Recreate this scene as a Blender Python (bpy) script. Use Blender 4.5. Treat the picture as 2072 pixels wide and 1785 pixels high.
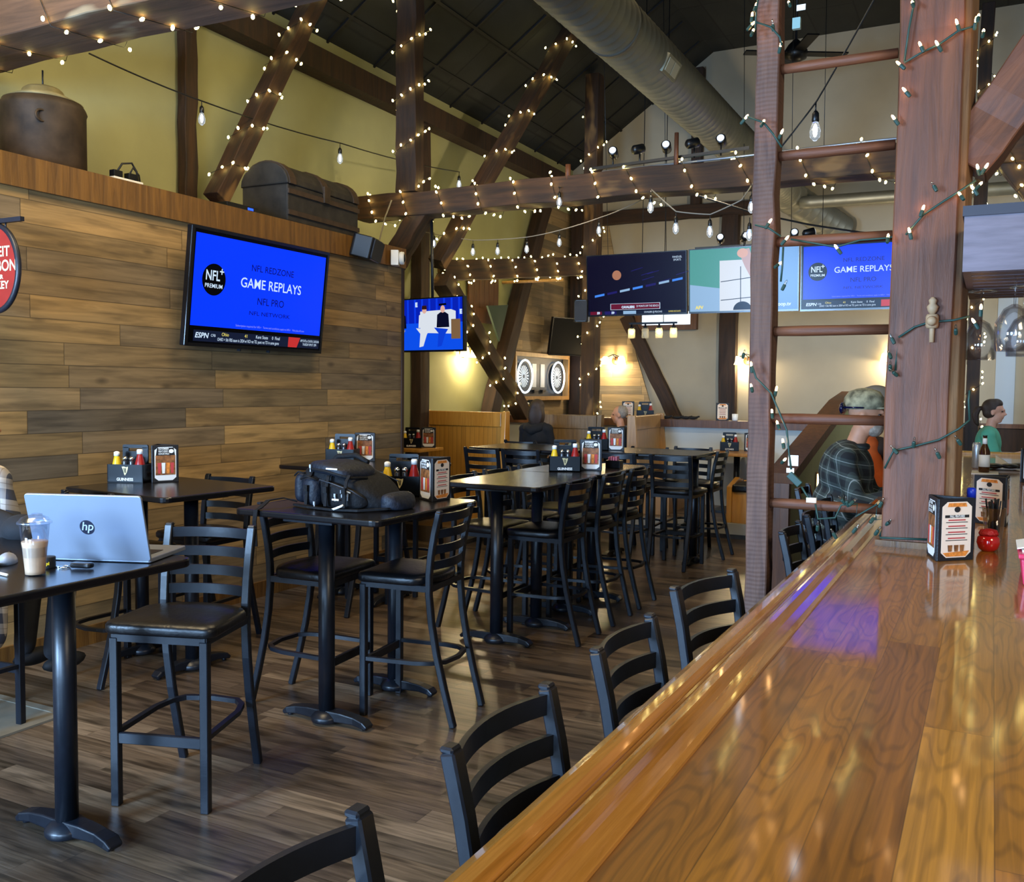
import bpy, math, random
from mathutils import Vector, Matrix, Euler
for o in list(bpy.data.objects): bpy.data.objects.remove(o)
SC = bpy.context.scene
COL = SC.collection
PI = math.pi
random.seed(7)
# ---------------------------------------------------------------- camera
FPX, YAW, PITCH, ROLL, CH = 1890.0, .4745, .0565, .0107, 1.70
_cy, _sy, _cp, _sp = math.cos(YAW), math.sin(YAW), math.cos(PITCH), math.sin(PITCH)
_f = Vector((-_sy*_cp, _cy*_cp, -_sp)); _r = Vector((_cy, _sy, 0)); _u = _r.cross(_f)
_cr, _sr = math.cos(ROLL), math.sin(ROLL)
CR = _r*_cr + _u*_sr; CU = -_r*_sr + _u*_cr; CF = _f
CAMP = Vector((0, 0, CH))
cd = bpy.data.cameras.new('camera'); cam = bpy.data.objects.new('camera', cd); COL.objects.link(cam)
cd.sensor_fit = 'HORIZONTAL'; cd.sensor_width = 36; cd.lens = FPX/2072*36; cd.clip_start = .05; cd.clip_end = 100
cam.matrix_world = Matrix(((CR.x, CU.x, -CF.x, CAMP.x), (CR.y, CU.y, -CF.y, CAMP.y), (CR.z, CU.z, -CF.z, CAMP.z), (0, 0, 0, 1)))
SC.camera = cam
# ---------------------------------------------------------------- view, world, large lights
vs = SC.view_settings
vs.view_transform = 'Standard'; vs.look = 'None'; vs.gamma = 1.0; vs.use_curve_mapping = False; vs.exposure = 0.40
SC.cycles.max_bounces = 7; SC.cycles.diffuse_bounces = 3; SC.cycles.glossy_bounces = 4
SC.cycles.transmission_bounces = 8; SC.cycles.transparent_max_bounces = 16
SC.cycles.sample_clamp_indirect = 4.0; SC.cycles.caustics_reflective = False; SC.cycles.caustics_refractive = False
SC.cycles.use_denoising = True
w = bpy.data.worlds.new('world'); SC.world = w; w.use_nodes = True
w.node_tree.nodes['Background'].inputs[0].default_value = (.62, .78, 1, 1)
w.node_tree.nodes['Background'].inputs[1].default_value = .9
def lamp(name, kind, loc, power, col, size=1, size_y=None, target=None, spot=None, spread=None):
    l = bpy.data.lights.new(name, kind); l.energy = power; l.color = col
    if kind == 'AREA':
        l.shape = 'RECTANGLE'; l.size = size; l.size_y = size_y or size
        if spread: l.spread = math.radians(spread)
    else: l.shadow_soft_size = size
    if spot: l.spot_size = math.radians(spot); l.spot_blend = .6
    o = bpy.data.objects.new(name, l); COL.objects.link(o); o.location = loc
    if target is not None:
        o.rotation_euler = (Vector(target)-Vector(loc)).to_track_quat('-Z', 'Y').to_euler()
    return o
DAY = (.38, .63, 1.0); WARM = (1.0, .79, .47); WARM2 = (1.0, .82, .56)
# daylight through the front windows, behind the camera
lamp('window_daylight', 'AREA', (-4.5, -2.6, 1.9), 800, DAY, 1.5, 1.5, (-3.4, 2.6, .6))
lamp('window_daylight', 'AREA', (-1.6, -3.2, 1.9), 400, DAY, 1.5, 1.5, (-2.4, 2.4, .4))
lamp('window_daylight', 'AREA', (1.6, -3.3, 1.8), 60, DAY, 1.6, 1.6, (0, 2, 1.0))
# pendant and track lighting high under the roof, above the frame
lamp('ceiling_lamp_glow', 'AREA', (-3.6, 1.6, 4.9), 150, WARM, 1.6, 1.6, (-4.4, 2.6, 0))
lamp('ceiling_lamp_glow', 'AREA', (-2.8, 5.2, 5.2), 105, WARM, 1.6, 1.6, (-3.6, 5.6, 0))
lamp('ceiling_lamp_glow', 'AREA', (2.2, 1.2, 3.3), 70, WARM2, 1.2, 1.2, (-.2, 2.6, 1))

def hexl(h):
    h = h.lstrip('#'); c = [int(h[i:i+2], 16)/255 for i in (0, 2, 4)]
    return tuple(x/12.92 if x <= .04045 else ((x+.055)/1.055)**2.4 for x in c)
def at(px, py, X=None, Y=None, Z=None):
    """the place in the room seen at this spot of the photograph, on the wall / bent / table plane it belongs to"""
    d = CR*((px-1036)/FPX) - CU*((py-892.5)/FPX) + CF
    if X is not None: t = X/d.x
    elif Y is not None: t = Y/d.y
    else: t = (Z-CH)/d.z
    return CAMP + d*t
# ---------------------------------------------------------------- materials
MATS = {}
def newmat(name):
    m = bpy.data.materials.new(name); m.use_nodes = True
    nt = m.node_tree; return m, nt, nt.nodes, nt.links, nt.nodes['Principled BSDF']
def setin(b, **k):
    for n, v in k.items():
        n = n.replace('_', ' ')
        if n in b.inputs: b.inputs[n].default_value = v
def mat(name, col, rough=.5, metal=0, spec=.5, coat=0, noise=0, nscale=8, bump=0, emit=None, es=0, trans=0, ior=1.45, stretch=None, alpha=1):
    if name in MATS: return MATS[name]
    m, nt, N, L, b = newmat(name); MATS[name] = m
    c = hexl(col) if isinstance(col, str) else col
    setin(b, Base_Color=(*c, 1), Roughness=rough, Metallic=metal, Specular_IOR_Level=spec, Coat_Weight=coat, Coat_Roughness=.08, IOR=ior, Transmission_Weight=trans, Alpha=alpha)
    if emit is not None:
        e = hexl(emit) if isinstance(emit, str) else emit
        setin(b, Emission_Color=(*e, 1), Emission_Strength=es)
    if noise or bump:
        tc = N.new('ShaderNodeTexCoord'); nz = N.new('ShaderNodeTexNoise'); nz.inputs['Scale'].default_value = nscale; nz.inputs['Detail'].default_value = 5
        src = tc.outputs['Object']
        if stretch:
            mp = N.new('ShaderNodeMapping'); mp.inputs['Scale'].default_value = stretch; L.new(src, mp.inputs[0]); src = mp.outputs[0]
        L.new(src, nz.inputs['Vector'])
        if noise:
            rp = N.new('ShaderNodeValToRGB'); rp.color_ramp.elements[0].position = .3; rp.color_ramp.elements[1].position = .7
            rp.color_ramp.elements[0].color = (*[x*(1-noise) for x in c], 1); rp.color_ramp.elements[1].color = (*[min(1, x*(1+noise)) for x in c], 1)
            L.new(nz.outputs[0], rp.inputs[0]); L.new(rp.outputs[0], b.inputs['Base Color'])
        if bump:
            bp = N.new('ShaderNodeBump'); bp.inputs['Strength'].default_value = bump; bp.inputs['Distance'].default_value = .02
            L.new(nz.outputs[0], bp.inputs['Height']); L.new(bp.outputs[0], b.inputs['Normal'])
    return m
def math_(N, L, op, a, b=None):
    n = N.new('ShaderNodeMath'); n.operation = op
    for i, v in ((0, a), (1, b)):
        if v is None: continue
        if isinstance(v, (int, float)): n.inputs[i].default_value = v
        else: L.new(v, n.inputs[i])
    return n.outputs[0]
def plankmat(name, u, v, PW, PH, cols, rough=.5, gu=1.2, gv=26, seam=.025, seamdark=.25, grain=.35, coat=0, smear=0, bump=.3, rings=0, spec=.5, off=0, knots=0):
    """boards laid along axis u, stacked along axis v"""
    m, nt, N, L, b = newmat(name); MATS[name] = m
    tc = N.new('ShaderNodeTexCoord'); sp = N.new('ShaderNodeSeparateXYZ'); L.new(tc.outputs['Object'], sp.inputs[0])
    U = sp.outputs[u]; V = sp.outputs[v]
    vr = math_(N, L, 'DIVIDE', math_(N, L, 'ADD', V, off), PH); row = math_(N, L, 'FLOOR', vr); fv = math_(N, L, 'FRACT', vr)
    wn = N.new('ShaderNodeTexWhiteNoise'); wn.noise_dimensions = '1D'; L.new(row, wn.inputs['W'])
    ur = math_(N, L, 'ADD', math_(N, L, 'DIVIDE', U, PW), math_(N, L, 'MULTIPLY', wn.outputs['Value'], 7.31)); colm = math_(N, L, 'FLOOR', ur); fu = math_(N, L, 'FRACT', ur)
    cb = N.new('ShaderNodeCombineXYZ'); L.new(row, cb.inputs[0]); L.new(colm, cb.inputs[1])
    wid = N.new('ShaderNodeTexWhiteNoise'); wid.noise_dimensions = '3D'; L.new(cb.outputs[0], wid.inputs['Vector'])
    rp = N.new('ShaderNodeValToRGB'); cr = rp.color_ramp; cr.interpolation = 'LINEAR'
    while len(cr.elements) < len(cols): cr.elements.new(.5)
    for i, c in enumerate(cols):
        cr.elements[i].position = i/(len(cols)-1); cr.elements[i].color = (*hexl(c), 1)
    L.new(wid.outputs['Value'], rp.inputs[0])
    # grain
    g = N.new('ShaderNodeCombineXYZ')
    L.new(math_(N, L, 'ADD', math_(N, L, 'MULTIPLY', U, gu), math_(N, L, 'MULTIPLY', wid.outputs['Value'], 37.0)), g.inputs[0])
    L.new(math_(N, L, 'MULTIPLY', V, gv), g.inputs[1]); L.new(math_(N, L, 'MULTIPLY', wid.outputs['Value'], 91.0), g.inputs[2])
    nz = N.new('ShaderNodeTexNoise'); nz.inputs['Scale'].default_value = 1.0; nz.inputs['Detail'].default_value = 6; nz.inputs['Roughness'].default_value = .6; nz.inputs['Distortion'].default_value = .6
    L.new(g.outputs[0], nz.inputs['Vector'])
    gr = N.new('ShaderNodeMapRange'); gr.inputs[1].default_value = .3; gr.inputs[2].default_value = .7; gr.inputs[3].default_value = 1-grain; gr.inputs[4].default_value = 1+grain*.6
    L.new(nz.outputs[0], gr.inputs[0])
    fac = gr.outputs[0]
    if rings:
        g2 = N.new('ShaderNodeCombineXYZ')
        L.new(math_(N, L, 'ADD', math_(N, L, 'MULTIPLY', U, 1.6), math_(N, L, 'MULTIPLY', wid.outputs['Value'], 17.0)), g2.inputs[0])
        L.new(math_(N, L, 'MULTIPLY', V, 9.0), g2.inputs[1]); L.new(math_(N, L, 'MULTIPLY', wid.outputs['Value'], 53.0), g2.inputs[2])
        n2 = N.new('ShaderNodeTexNoise'); n2.inputs['Scale'].default_value = 1.1; n2.inputs['Detail'].default_value = 1.5; L.new(g2.outputs[0], n2.inputs['Vector'])
        ph = math_(N, L, 'MULTIPLY', n2.outputs[0], 90.0)
        sn = math_(N, L, 'SINE', ph); r2 = N.new('ShaderNodeMapRange'); r2.inputs[1].default_value = .2; r2.inputs[2].default_value = 1; r2.inputs[3].default_value = 1; r2.inputs[4].default_value = 1-rings
        L.new(sn, r2.inputs[0]); fac = math_(N, L, 'MULTIPLY', fac, r2.outputs[0])
    if smear:
        g3 = N.new('ShaderNodeCombineXYZ'); L.new(math_(N, L, 'MULTIPLY', U, 2.2), g3.inputs[0]); L.new(math_(N, L, 'MULTIPLY', V, 15.0), g3.inputs[1]); L.new(math_(N, L, 'MULTIPLY', wid.outputs['Value'], 23.0), g3.inputs[2])
        n3 = N.new('ShaderNodeTexNoise'); n3.inputs['Scale'].default_value = 1.0; n3.inputs['Detail'].default_value = 3; L.new(g3.outputs[0], n3.inputs['Vector'])
        r3 = N.new('ShaderNodeMapRange'); r3.inputs[1].default_value = .5; r3.inputs[2].default_value = .68; r3.inputs[3].default_value = 1; r3.inputs[4].default_value = 1-smear
        L.new(n3.outputs[0], r3.inputs[0]); fac = math_(N, L, 'MULTIPLY', fac, r3.outputs[0])
    if knots:
        g5 = N.new('ShaderNodeCombineXYZ'); L.new(math_(N, L, 'MULTIPLY', U, 2.6), g5.inputs[0]); L.new(math_(N, L, 'MULTIPLY', V, 5.5), g5.inputs[1]); L.new(math_(N, L, 'MULTIPLY', wid.outputs['Value'], 3.0), g5.inputs[2])
        vo = N.new('ShaderNodeTexVoronoi'); vo.inputs['Scale'].default_value = 1.0; L.new(g5.outputs[0], vo.inputs['Vector'])
        r5 = N.new('ShaderNodeMapRange'); r5.inputs[1].default_value = .04; r5.inputs[2].default_value = .17; r5.inputs[3].default_value = 1-knots; r5.inputs[4].default_value = 1
        L.new(vo.outputs['Distance'], r5.inputs[0]); fac = math_(N, L, 'MULTIPLY', fac, r5.outputs[0])
    # seams
    ev = math_(N, L, 'MINIMUM', fv, math_(N, L, 'SUBTRACT', 1.0, fv)); eu = math_(N, L, 'MULTIPLY', math_(N, L, 'MINIMUM', fu, math_(N, L, 'SUBTRACT', 1.0, fu)), PW/PH)
    e = math_(N, L, 'MINIMUM', ev, eu); sm = N.new('ShaderNodeMapRange'); sm.inputs[1].default_value = 0; sm.inputs[2].default_value = seam; sm.inputs[3].default_value = seamdark; sm.inputs[4].default_value = 1
    L.new(e, sm.inputs[0]); fac = math_(N, L, 'MULTIPLY', fac, sm.outputs[0])
    mx = N.new('ShaderNodeMix'); mx.data_type = 'RGBA'; mx.blend_type = 'MULTIPLY'; mx.inputs[0].default_value = 1
    cc = N.new('ShaderNodeCombineColor')
    for i in range(3): L.new(fac, cc.inputs[i])
    L.new(rp.outputs[0], mx.inputs[6]); L.new(cc.outputs[0], mx.inputs[7]); L.new(mx.outputs[2], b.inputs['Base Color'])
    bp = N.new('ShaderNodeBump'); bp.inputs['Strength'].default_value = bump; bp.inputs['Distance'].default_value = .004; L.new(fac, bp.inputs['Height']); L.new(bp.outputs[0], b.inputs['Normal'])
    setin(b, Roughness=rough, Coat_Weight=coat, Coat_Roughness=.085, Specular_IOR_Level=spec)
    return m
def woodmat(name, c1, c2, sc=(9, 9, .7), rough=.6, coat=0, bump=.4, patch=None, saw=0):
    """timber whose grain runs along its own long (local z) axis"""
    m, nt, N, L, b = newmat(name); MATS[name] = m
    tc = N.new('ShaderNodeTexCoord'); mp = N.new('ShaderNodeMapping'); mp.inputs['Scale'].default_value = sc; L.new(tc.outputs['Object'], mp.inputs[0])
    oi = N.new('ShaderNodeObjectInfo'); ad = N.new('ShaderNodeVectorMath'); ad.operation = 'ADD'; sc_ = N.new('ShaderNodeVectorMath'); sc_.operation = 'SCALE'
    cb = N.new('ShaderNodeCombineXYZ')
    for i in range(3): L.new(oi.outputs['Random'], cb.inputs[i])
    L.new(cb.outputs[0], sc_.inputs[0]); sc_.inputs['Scale'].default_value = 50
    L.new(mp.outputs[0], ad.inputs[0]); L.new(sc_.outputs[0], ad.inputs[1])
    nz = N.new('ShaderNodeTexNoise'); nz.inputs['Scale'].default_value = 2.2; nz.inputs['Detail'].default_value = 6; nz.inputs['Roughness'].default_value = .65; nz.inputs['Distortion'].default_value = .5
    L.new(ad.outputs[0], nz.inputs['Vector'])
    rp = N.new('ShaderNodeValToRGB'); rp.color_ramp.elements[0].position = .32; rp.color_ramp.elements[1].position = .68
    rp.color_ramp.elements[0].color = (*hexl(c1), 1); rp.color_ramp.elements[1].color = (*hexl(c2), 1)
    L.new(nz.outputs[0], rp.inputs[0]); out = rp.outputs[0]
    if patch:
        n2 = N.new('ShaderNodeTexNoise'); n2.inputs['Scale'].default_value = 1.0; n2.inputs['Detail'].default_value = 3
        m2 = N.new('ShaderNodeMapping'); m2.inputs['Scale'].default_value = (4, 4, 1.2); L.new(tc.outputs['Object'], m2.inputs[0]); L.new(m2.outputs[0], n2.inputs['Vector'])
        mr = N.new('ShaderNodeMapRange'); mr.inputs[1].default_value = .58; mr.inputs[2].default_value = .66; L.new(n2.outputs[0], mr.inputs[0])
        mx = N.new('ShaderNodeMix'); mx.data_type = 'RGBA'; L.new(mr.outputs[0], mx.inputs[0]); L.new(out, mx.inputs[6]); mx.inputs[7].default_value = (*hexl(patch), 1); out = mx.outputs[2]
    L.new(out, b.inputs['Base Color'])
    h = nz.outputs[0]
    if saw:
        s = N.new('ShaderNodeSeparateXYZ'); L.new(tc.outputs['Object'], s.inputs[0])
        n4 = N.new('ShaderNodeTexNoise'); n4.inputs['Scale'].default_value = 6; L.new(tc.outputs['Object'], n4.inputs['Vector'])
        h = math_(N, L, 'ADD', h, math_(N, L, 'MULTIPLY', math_(N, L, 'SINE', math_(N, L, 'ADD', math_(N, L, 'MULTIPLY', s.outputs[2], 330.0), math_(N, L, 'MULTIPLY', n4.outputs[0], 9.0))), saw))
    bp = N.new('ShaderNodeBump'); bp.inputs['Strength'].default_value = bump; bp.inputs['Distance'].default_value = .012; L.new(h, bp.inputs['Height']); L.new(bp.outputs[0], b.inputs['Normal'])
    setin(b, Roughness=rough, Coat_Weight=coat, Coat_Roughness=.06)
    return m
def thinglass(name, tint=(.97, .98, 1), ior=1.45, rough=.02, extra=0, k=.5):
    m, nt, N, L, b = newmat(name); MATS[name] = m; N.remove(b)
    tr = N.new('ShaderNodeBsdfTransparent'); tr.inputs[0].default_value = (*tint, 1); gl = N.new('ShaderNodeBsdfGlossy'); gl.inputs['Roughness'].default_value = rough
    fr = N.new('ShaderNodeFresnel'); fr.inputs[0].default_value = ior; mx = N.new('ShaderNodeMixShader')
    L.new(math_(N, L, 'ADD', math_(N, L, 'MULTIPLY', fr.outputs[0], k), extra), mx.inputs[0]); L.new(tr.outputs[0], mx.inputs[1]); L.new(gl.outputs[0], mx.inputs[2]); L.new(mx.outputs[0], N['Material Output'].inputs[0]); return m
# ---------------------------------------------------------------- mesh helpers
class G:
    def __init__(s): s.v = []; s.f = []; s.sm = []
    def add(s, vs, fs, smooth=False, T=None):
        k = len(s.v)
        for p in vs:
            p = Vector(p); s.v.append(T @ p if T else p)
        for f in fs: s.f.append([i+k for i in f]); s.sm.append(smooth)
        return s
    def bx(s, x0, x1, y0, y1, z0, z1, T=None):
        return s.add([(x0,y0,z0),(x1,y0,z0),(x1,y1,z0),(x0,y1,z0),(x0,y0,z1),(x1,y0,z1),(x1,y1,z1),(x0,y1,z1)],
                     [(0,3,2,1),(4,5,6,7),(0,1,5,4),(1,2,6,5),(2,3,7,6),(3,0,4,7)], False, T)
    def cb(s, c, d, T=None):
        return s.bx(c[0]-d[0]/2, c[0]+d[0]/2, c[1]-d[1]/2, c[1]+d[1]/2, c[2]-d[2]/2, c[2]+d[2]/2, T)
    def lathe(s, prof, n=16, c=(0,0,0), T=None, smooth=True, sx=1, sy=1):
        vs = []; fs = []
        for r, z in prof:
            for i in range(n):
                a = 2*PI*i/n; vs.append((c[0]+r*math.cos(a)*sx, c[1]+r*math.sin(a)*sy, c[2]+z))
        for j in range(len(prof)-1):
            for i in range(n):
                a, b = j*n+i, j*n+(i+1) % n; fs.append((a, b, b+n, a+n))
        fs.append(tuple(range(n-1, -1, -1))); k = (len(prof)-1)*n; fs.append(tuple(range(k, k+n)))
        return s.add(vs, fs, smooth, T)
    def ell(s, c, r, n=12, m=8, T=None):
        pr = [(max(.001, math.sin(PI*j/m)), -math.cos(PI*j/m)) for j in range(m+1)]
        vs = []; fs = []
        for rr, z in pr:
            for i in range(n):
                a = 2*PI*i/n; vs.append((c[0]+rr*math.cos(a)*r[0], c[1]+rr*math.sin(a)*r[1], c[2]+z*r[2]))
        for j in range(m):
            for i in range(n):
                a, b = j*n+i, j*n+(i+1) % n; fs.append((a, b, b+n, a+n))
        return s.add(vs, fs, True, T)
    def tube(s, pts, r, n=8, T=None, closed=False):
        pts = [Vector(p) for p in pts]; K = len(pts); vs = []; fs = []; prev = None
        for i, p in enumerate(pts):
            if closed: t = pts[(i+1) % K]-pts[i-1]
            else: t = pts[min(i+1, K-1)]-pts[max(i-1, 0)]
            t.normalize()
            if prev is None:
                a = Vector((0,0,1)) if abs(t.z) < .9 else Vector((1,0,0)); prev = t.cross(a).normalized()
            prev = (prev - t*prev.dot(t)).normalized(); q = t.cross(prev)
            rr = r[i] if isinstance(r, (list, tuple)) else r
            for k in range(n):
                a = 2*PI*k/n; vs.append(p+prev*(rr*math.cos(a))+q*(rr*math.sin(a)))
        for i in range(K if closed else K-1):
            for k in range(n):
                a = i*n+k; b = i*n+(k+1) % n; c = ((i+1) % K)*n
                fs.append((a, b, c+(k+1) % n, c+k))
        if not closed:
            fs.append(tuple(range(n-1, -1, -1))); fs.append(tuple(range((K-1)*n, K*n)))
        return s.add(vs, fs, n > 4, T)
    def bar(s, pts, w, h, side=(1,0,0), T=None):
        """rectangular section swept along pts; w measured along 'side'"""
        pts = [Vector(p) for p in pts]; K = len(pts); vs = []; fs = []
        for i, p in enumerate(pts):
            t = (pts[min(i+1, K-1)]-pts[max(i-1, 0)]).normalized()
            sd = Vector(side); sd = (sd-t*sd.dot(t)).normalized(); q = t.cross(sd)
            ww = w[i] if isinstance(w, (list, tuple)) else w; hh = h[i] if isinstance(h, (list, tuple)) else h
            for a, b in ((-1,-1),(1,-1),(1,1),(-1,1)): vs.append(p+sd*(a*ww/2)+q*(b*hh/2))
        for i in range(K-1):
            for k in range(4): fs.append((i*4+k, i*4+(k+1) % 4, (i+1)*4+(k+1) % 4, (i+1)*4+k))
        fs.append((3,2,1,0)); fs.append(tuple(range((K-1)*4, K*4)))
        return s.add(vs, fs, False, T)
    def prism(s, poly, a0, a1, axis='y', T=None, smooth=False):
        """2-D outline extruded along an axis: y -> (u,a,v), x -> (a,u,v), z -> (u,v,a)"""
        n = len(poly); mk = {'y': lambda u, v, a: (u, a, v), 'x': lambda u, v, a: (a, u, v), 'z': lambda u, v, a: (u, v, a)}[axis]
        vs = [mk(u, v, a0) for u, v in poly]+[mk(u, v, a1) for u, v in poly]
        fs = [tuple(range(n)), tuple(range(2*n-1, n-1, -1))]
        for i in range(n): fs.append((i, i+n, (i+1) % n+n, (i+1) % n))
        return s.add(vs, fs, smooth, T)
def rrect(x0, x1, y0, y1, r, n=4):
    pts = []
    for cx, cy, a0 in ((x1-r, y0+r, -PI/2), (x1-r, y1-r, 0), (x0+r, y1-r, PI/2), (x0+r, y0+r, PI)):
        for i in range(n+1):
            a = a0+PI/2*i/n; pts.append((cx+r*math.cos(a), cy+r*math.sin(a)))
    return pts
def circ(cx, cy, rx, ry=None, n=24, a0=0, a1=2*PI):
    ry = ry or rx; full = abs(a1-a0-2*PI) < 1e-6
    return [(cx+rx*math.cos(a0+(a1-a0)*i/(n if full else n-1)), cy+ry*math.sin(a0+(a1-a0)*i/(n if full else n-1))) for i in range(n)]
import bmesh
def obj(name, g, m, parent=None, bevel=0, seg=2, sub=0, wn=False, remesh=0, smooth=None):
    me = bpy.data.meshes.new(name); me.from_pydata([tuple(p) for p in g.v], [], g.f)
    for p, sm in zip(me.polygons, g.sm): p.use_smooth = sm if smooth is None else smooth
    bm = bmesh.new(); bm.from_mesh(me); bmesh.ops.recalc_face_normals(bm, faces=bm.faces); bm.to_mesh(me); bm.free()
    if smooth: me.set_sharp_from_angle(angle=math.radians(35))
    me.materials.append(m if not isinstance(m, str) else MATS[m])
    o = bpy.data.objects.new(name, me); COL.objects.link(o)
    if parent: o.parent = parent
    if remesh:
        r = o.modifiers.new('remesh', 'REMESH'); r.mode = 'VOXEL'; r.voxel_size = remesh; r.use_smooth_shade = True
        sm_ = o.modifiers.new('smooth', 'SMOOTH'); sm_.factor = .5; sm_.iterations = 4
    if bevel:
        b = o.modifiers.new('bevel', 'BEVEL'); b.width = bevel; b.segments = seg; b.limit_method = 'ANGLE'; b.angle_limit = math.radians(40)
    if sub:
        b = o.modifiers.new('subsurf', 'SUBSURF'); b.levels = sub; b.render_levels = sub
    return o
def tag(o, label, cat, group=None, kind=None):
    o['label'] = label; o['category'] = cat
    if group: o['group'] = group
    if kind: o['kind'] = kind
    return o
def thing(name, label, cat, loc=(0,0,0), rz=0, group=None):
    o = bpy.data.objects.new(name, None); COL.objects.link(o); o.location = loc; o.rotation_euler = (0, 0, rz); o.empty_display_size = .1
    return tag(o, label, cat, group)
def struct(name, g, m, **k):
    o = obj(name, g, m, **k); o['kind'] = 'structure'; return o
def dup(root, loc, rz, label, group=None):
    r = root.copy(); COL.objects.link(r); r.location = loc; r.rotation_euler = (0, 0, rz); r['label'] = label
    if group: r['group'] = group
    def kids(a, b):
        for ch in a.children:
            c = ch.copy(); COL.objects.link(c); c.parent = b; kids(ch, c)
    kids(root, r); return r
def text(name, s, size, u, v, d, m, parent, sx=1, align='CENTER', rot=(PI/2, 0, 0), ext=0, bold=0, shear=0, loc=None):
    cu = bpy.data.curves.new(name, 'FONT'); cu.body = s; cu.size = size; cu.align_x = align; cu.align_y = 'CENTER'; cu.extrude = ext; cu.offset = bold; cu.shear = shear; cu.resolution_u = 3
    cu.materials.append(m); o = bpy.data.objects.new(name, cu); COL.objects.link(o); o.parent = parent
    o.location = loc or (u, -d, v); o.rotation_euler = rot; o.scale = (sx, 1, 1); return o
def flat(name, poly, d, m, parent, th=.0008):
    return obj(name, G().prism(poly, -d, -d+th, 'y'), m, parent)
# ---------------------------------------------------------------- shared materials
plankmat('floor_boards', 0, 1, .95, .125, ['#3b3028', '#64523f', '#4a3c30', '#7a6752', '#332a22'], rough=.3, gu=3.0, gv=55, seam=.02, seamdark=.5, grain=.5, smear=.72, bump=.15, spec=.5)
plankmat('wall_boards', 1, 2, 1.25, .141, ['#66583f', '#99794a', '#84693f', '#70604a', '#a68450', '#5b5040'], rough=.62, gu=1.6, gv=26, seam=.03, seamdark=.25, grain=.36, smear=.38, knots=.55, bump=.25, off=.02)
plankmat('accent_boards_side', 1, 2, .75, .135, ['#6d5c44', '#97805a', '#7d6b50', '#a78c62', '#625847'], rough=.6, gv=18, seam=.03, seamdark=.4, grain=.25, smear=.2, bump=.2)
plankmat('accent_boards_end', 0, 2, .75, .135, ['#77664c', '#a08860', '#8b7654', '#b19567', '#746a57'], rough=.6, gv=18, seam=.03, seamdark=.4, grain=.25, smear=.2, bump=.2)
plankmat('bar_oak', 1, 0, 1.6, .118, ['#7a4c12', '#9c671c', '#875614', '#ad7a2b', '#92611a'], rough=.4, gu=1.6, gv=70, seam=.012, seamdark=.4, grain=.4, rings=.28, coat=.85, bump=.06, off=.03)
plankmat('roof_panels', 1, 0, 1.25, .62, ['#1c1e1b', '#232522', '#191b18'], rough=.85, gu=1.5, gv=3, seam=.035, seamdark=.25, grain=.35, bump=.9)
plankmat('beadboard', 0, 2, .062, 9, ['#b07a2c', '#bb8433', '#a87328'], rough=.4, gu=12, gv=1.2, seam=.0006, seamdark=.55, grain=.18, bump=.3, off=1)
woodmat('timber_dark', '#1c1008', '#41270f', rough=.75, patch='#77572f')
woodmat('timber_plain', '#1b1009', '#3a2311', rough=.75)
woodmat('timber_red', '#4a2815', '#704023', rough=.62, bump=.5)
woodmat('timber_light', '#5f4430', '#8d6c4a', rough=.7)
woodmat('timber_saw', '#40281f', '#674939', rough=.7, bump=.3, saw=.13)
woodmat('timber_beam', '#1e140d', '#4c3019', rough=.8, patch='#7a5a33', sc=(7, 7, .5))
woodmat('timber_near', '#3c2a1d', '#6a4c36', rough=.8, patch='#8d7f66', sc=(5, 5, .45))
woodmat('trim_brown', '#4e3213', '#76501f', rough=.5)
woodmat('cap_brown', '#4a2d18', '#6d4526', rough=.5)
woodmat('oak_honey', '#a56f24', '#c28a38', sc=(16, 16, 1.2), rough=.38, coat=.3, bump=.15)
woodmat('oak_pale', '#96703f', '#b58a55', sc=(16, 16, 1.2), rough=.4, coat=.2, bump=.15)
woodmat('oak_rail', '#85571c', '#b27a35', sc=(26, .8, 26), rough=.12, coat=1.0, bump=.12)
mat('plaster_yellow', '#9c9b70', rough=.85, noise=.05, nscale=3, bump=.06)
mat('plaster_beige', '#a59b86', rough=.85, noise=.04, nscale=3, bump=.06)
mat('plaster_white', '#c2c4bf', rough=.85, noise=.04, nscale=4)
mat('black_metal', '#10141b', rough=.36, spec=.45, noise=.12, nscale=30, bump=.03)
mat('black_vinyl', '#0b0c0f', rough=.36, noise=.15, nscale=40, bump=.12)
mat('black_top', '#0f0e10', rough=.24, spec=.5, noise=.15, nscale=60)
mat('black_edge', '#15161a', rough=.25)
mat('black_plastic', '#0c0d10', rough=.35)
mat('black_matte', '#101114', rough=.7)
mat('white_plastic', '#dcdcd8', rough=.4)
mat('galvanized', '#85857a', rough=.5, metal=.7, noise=.1, nscale=5, bump=.06)
mat('wire_black', '#101010', rough=.6)
mat('wire_green', '#1e3d35', rough=.55)
mat('wire_pale', '#8a8274', rough=.6)
thinglass('clear_glass', extra=.03)
mat('bulb_led', '#fff3c0', rough=.4, emit=(1, .78, .24), es=30)
mat('bulb_warm', '#ffd9a0', rough=.4, emit=(1, .50, .17), es=30)
mat('bulb_cool', '#ffffff', rough=.3, emit=(.85, .93, 1), es=16)
thinglass('bulb_off', (.9, .93, .92), 1.45, .08, .08, .7)
mat('lamp_hot', '#fff0c0', rough=.4, emit=(1, .74, .30), es=45)
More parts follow.
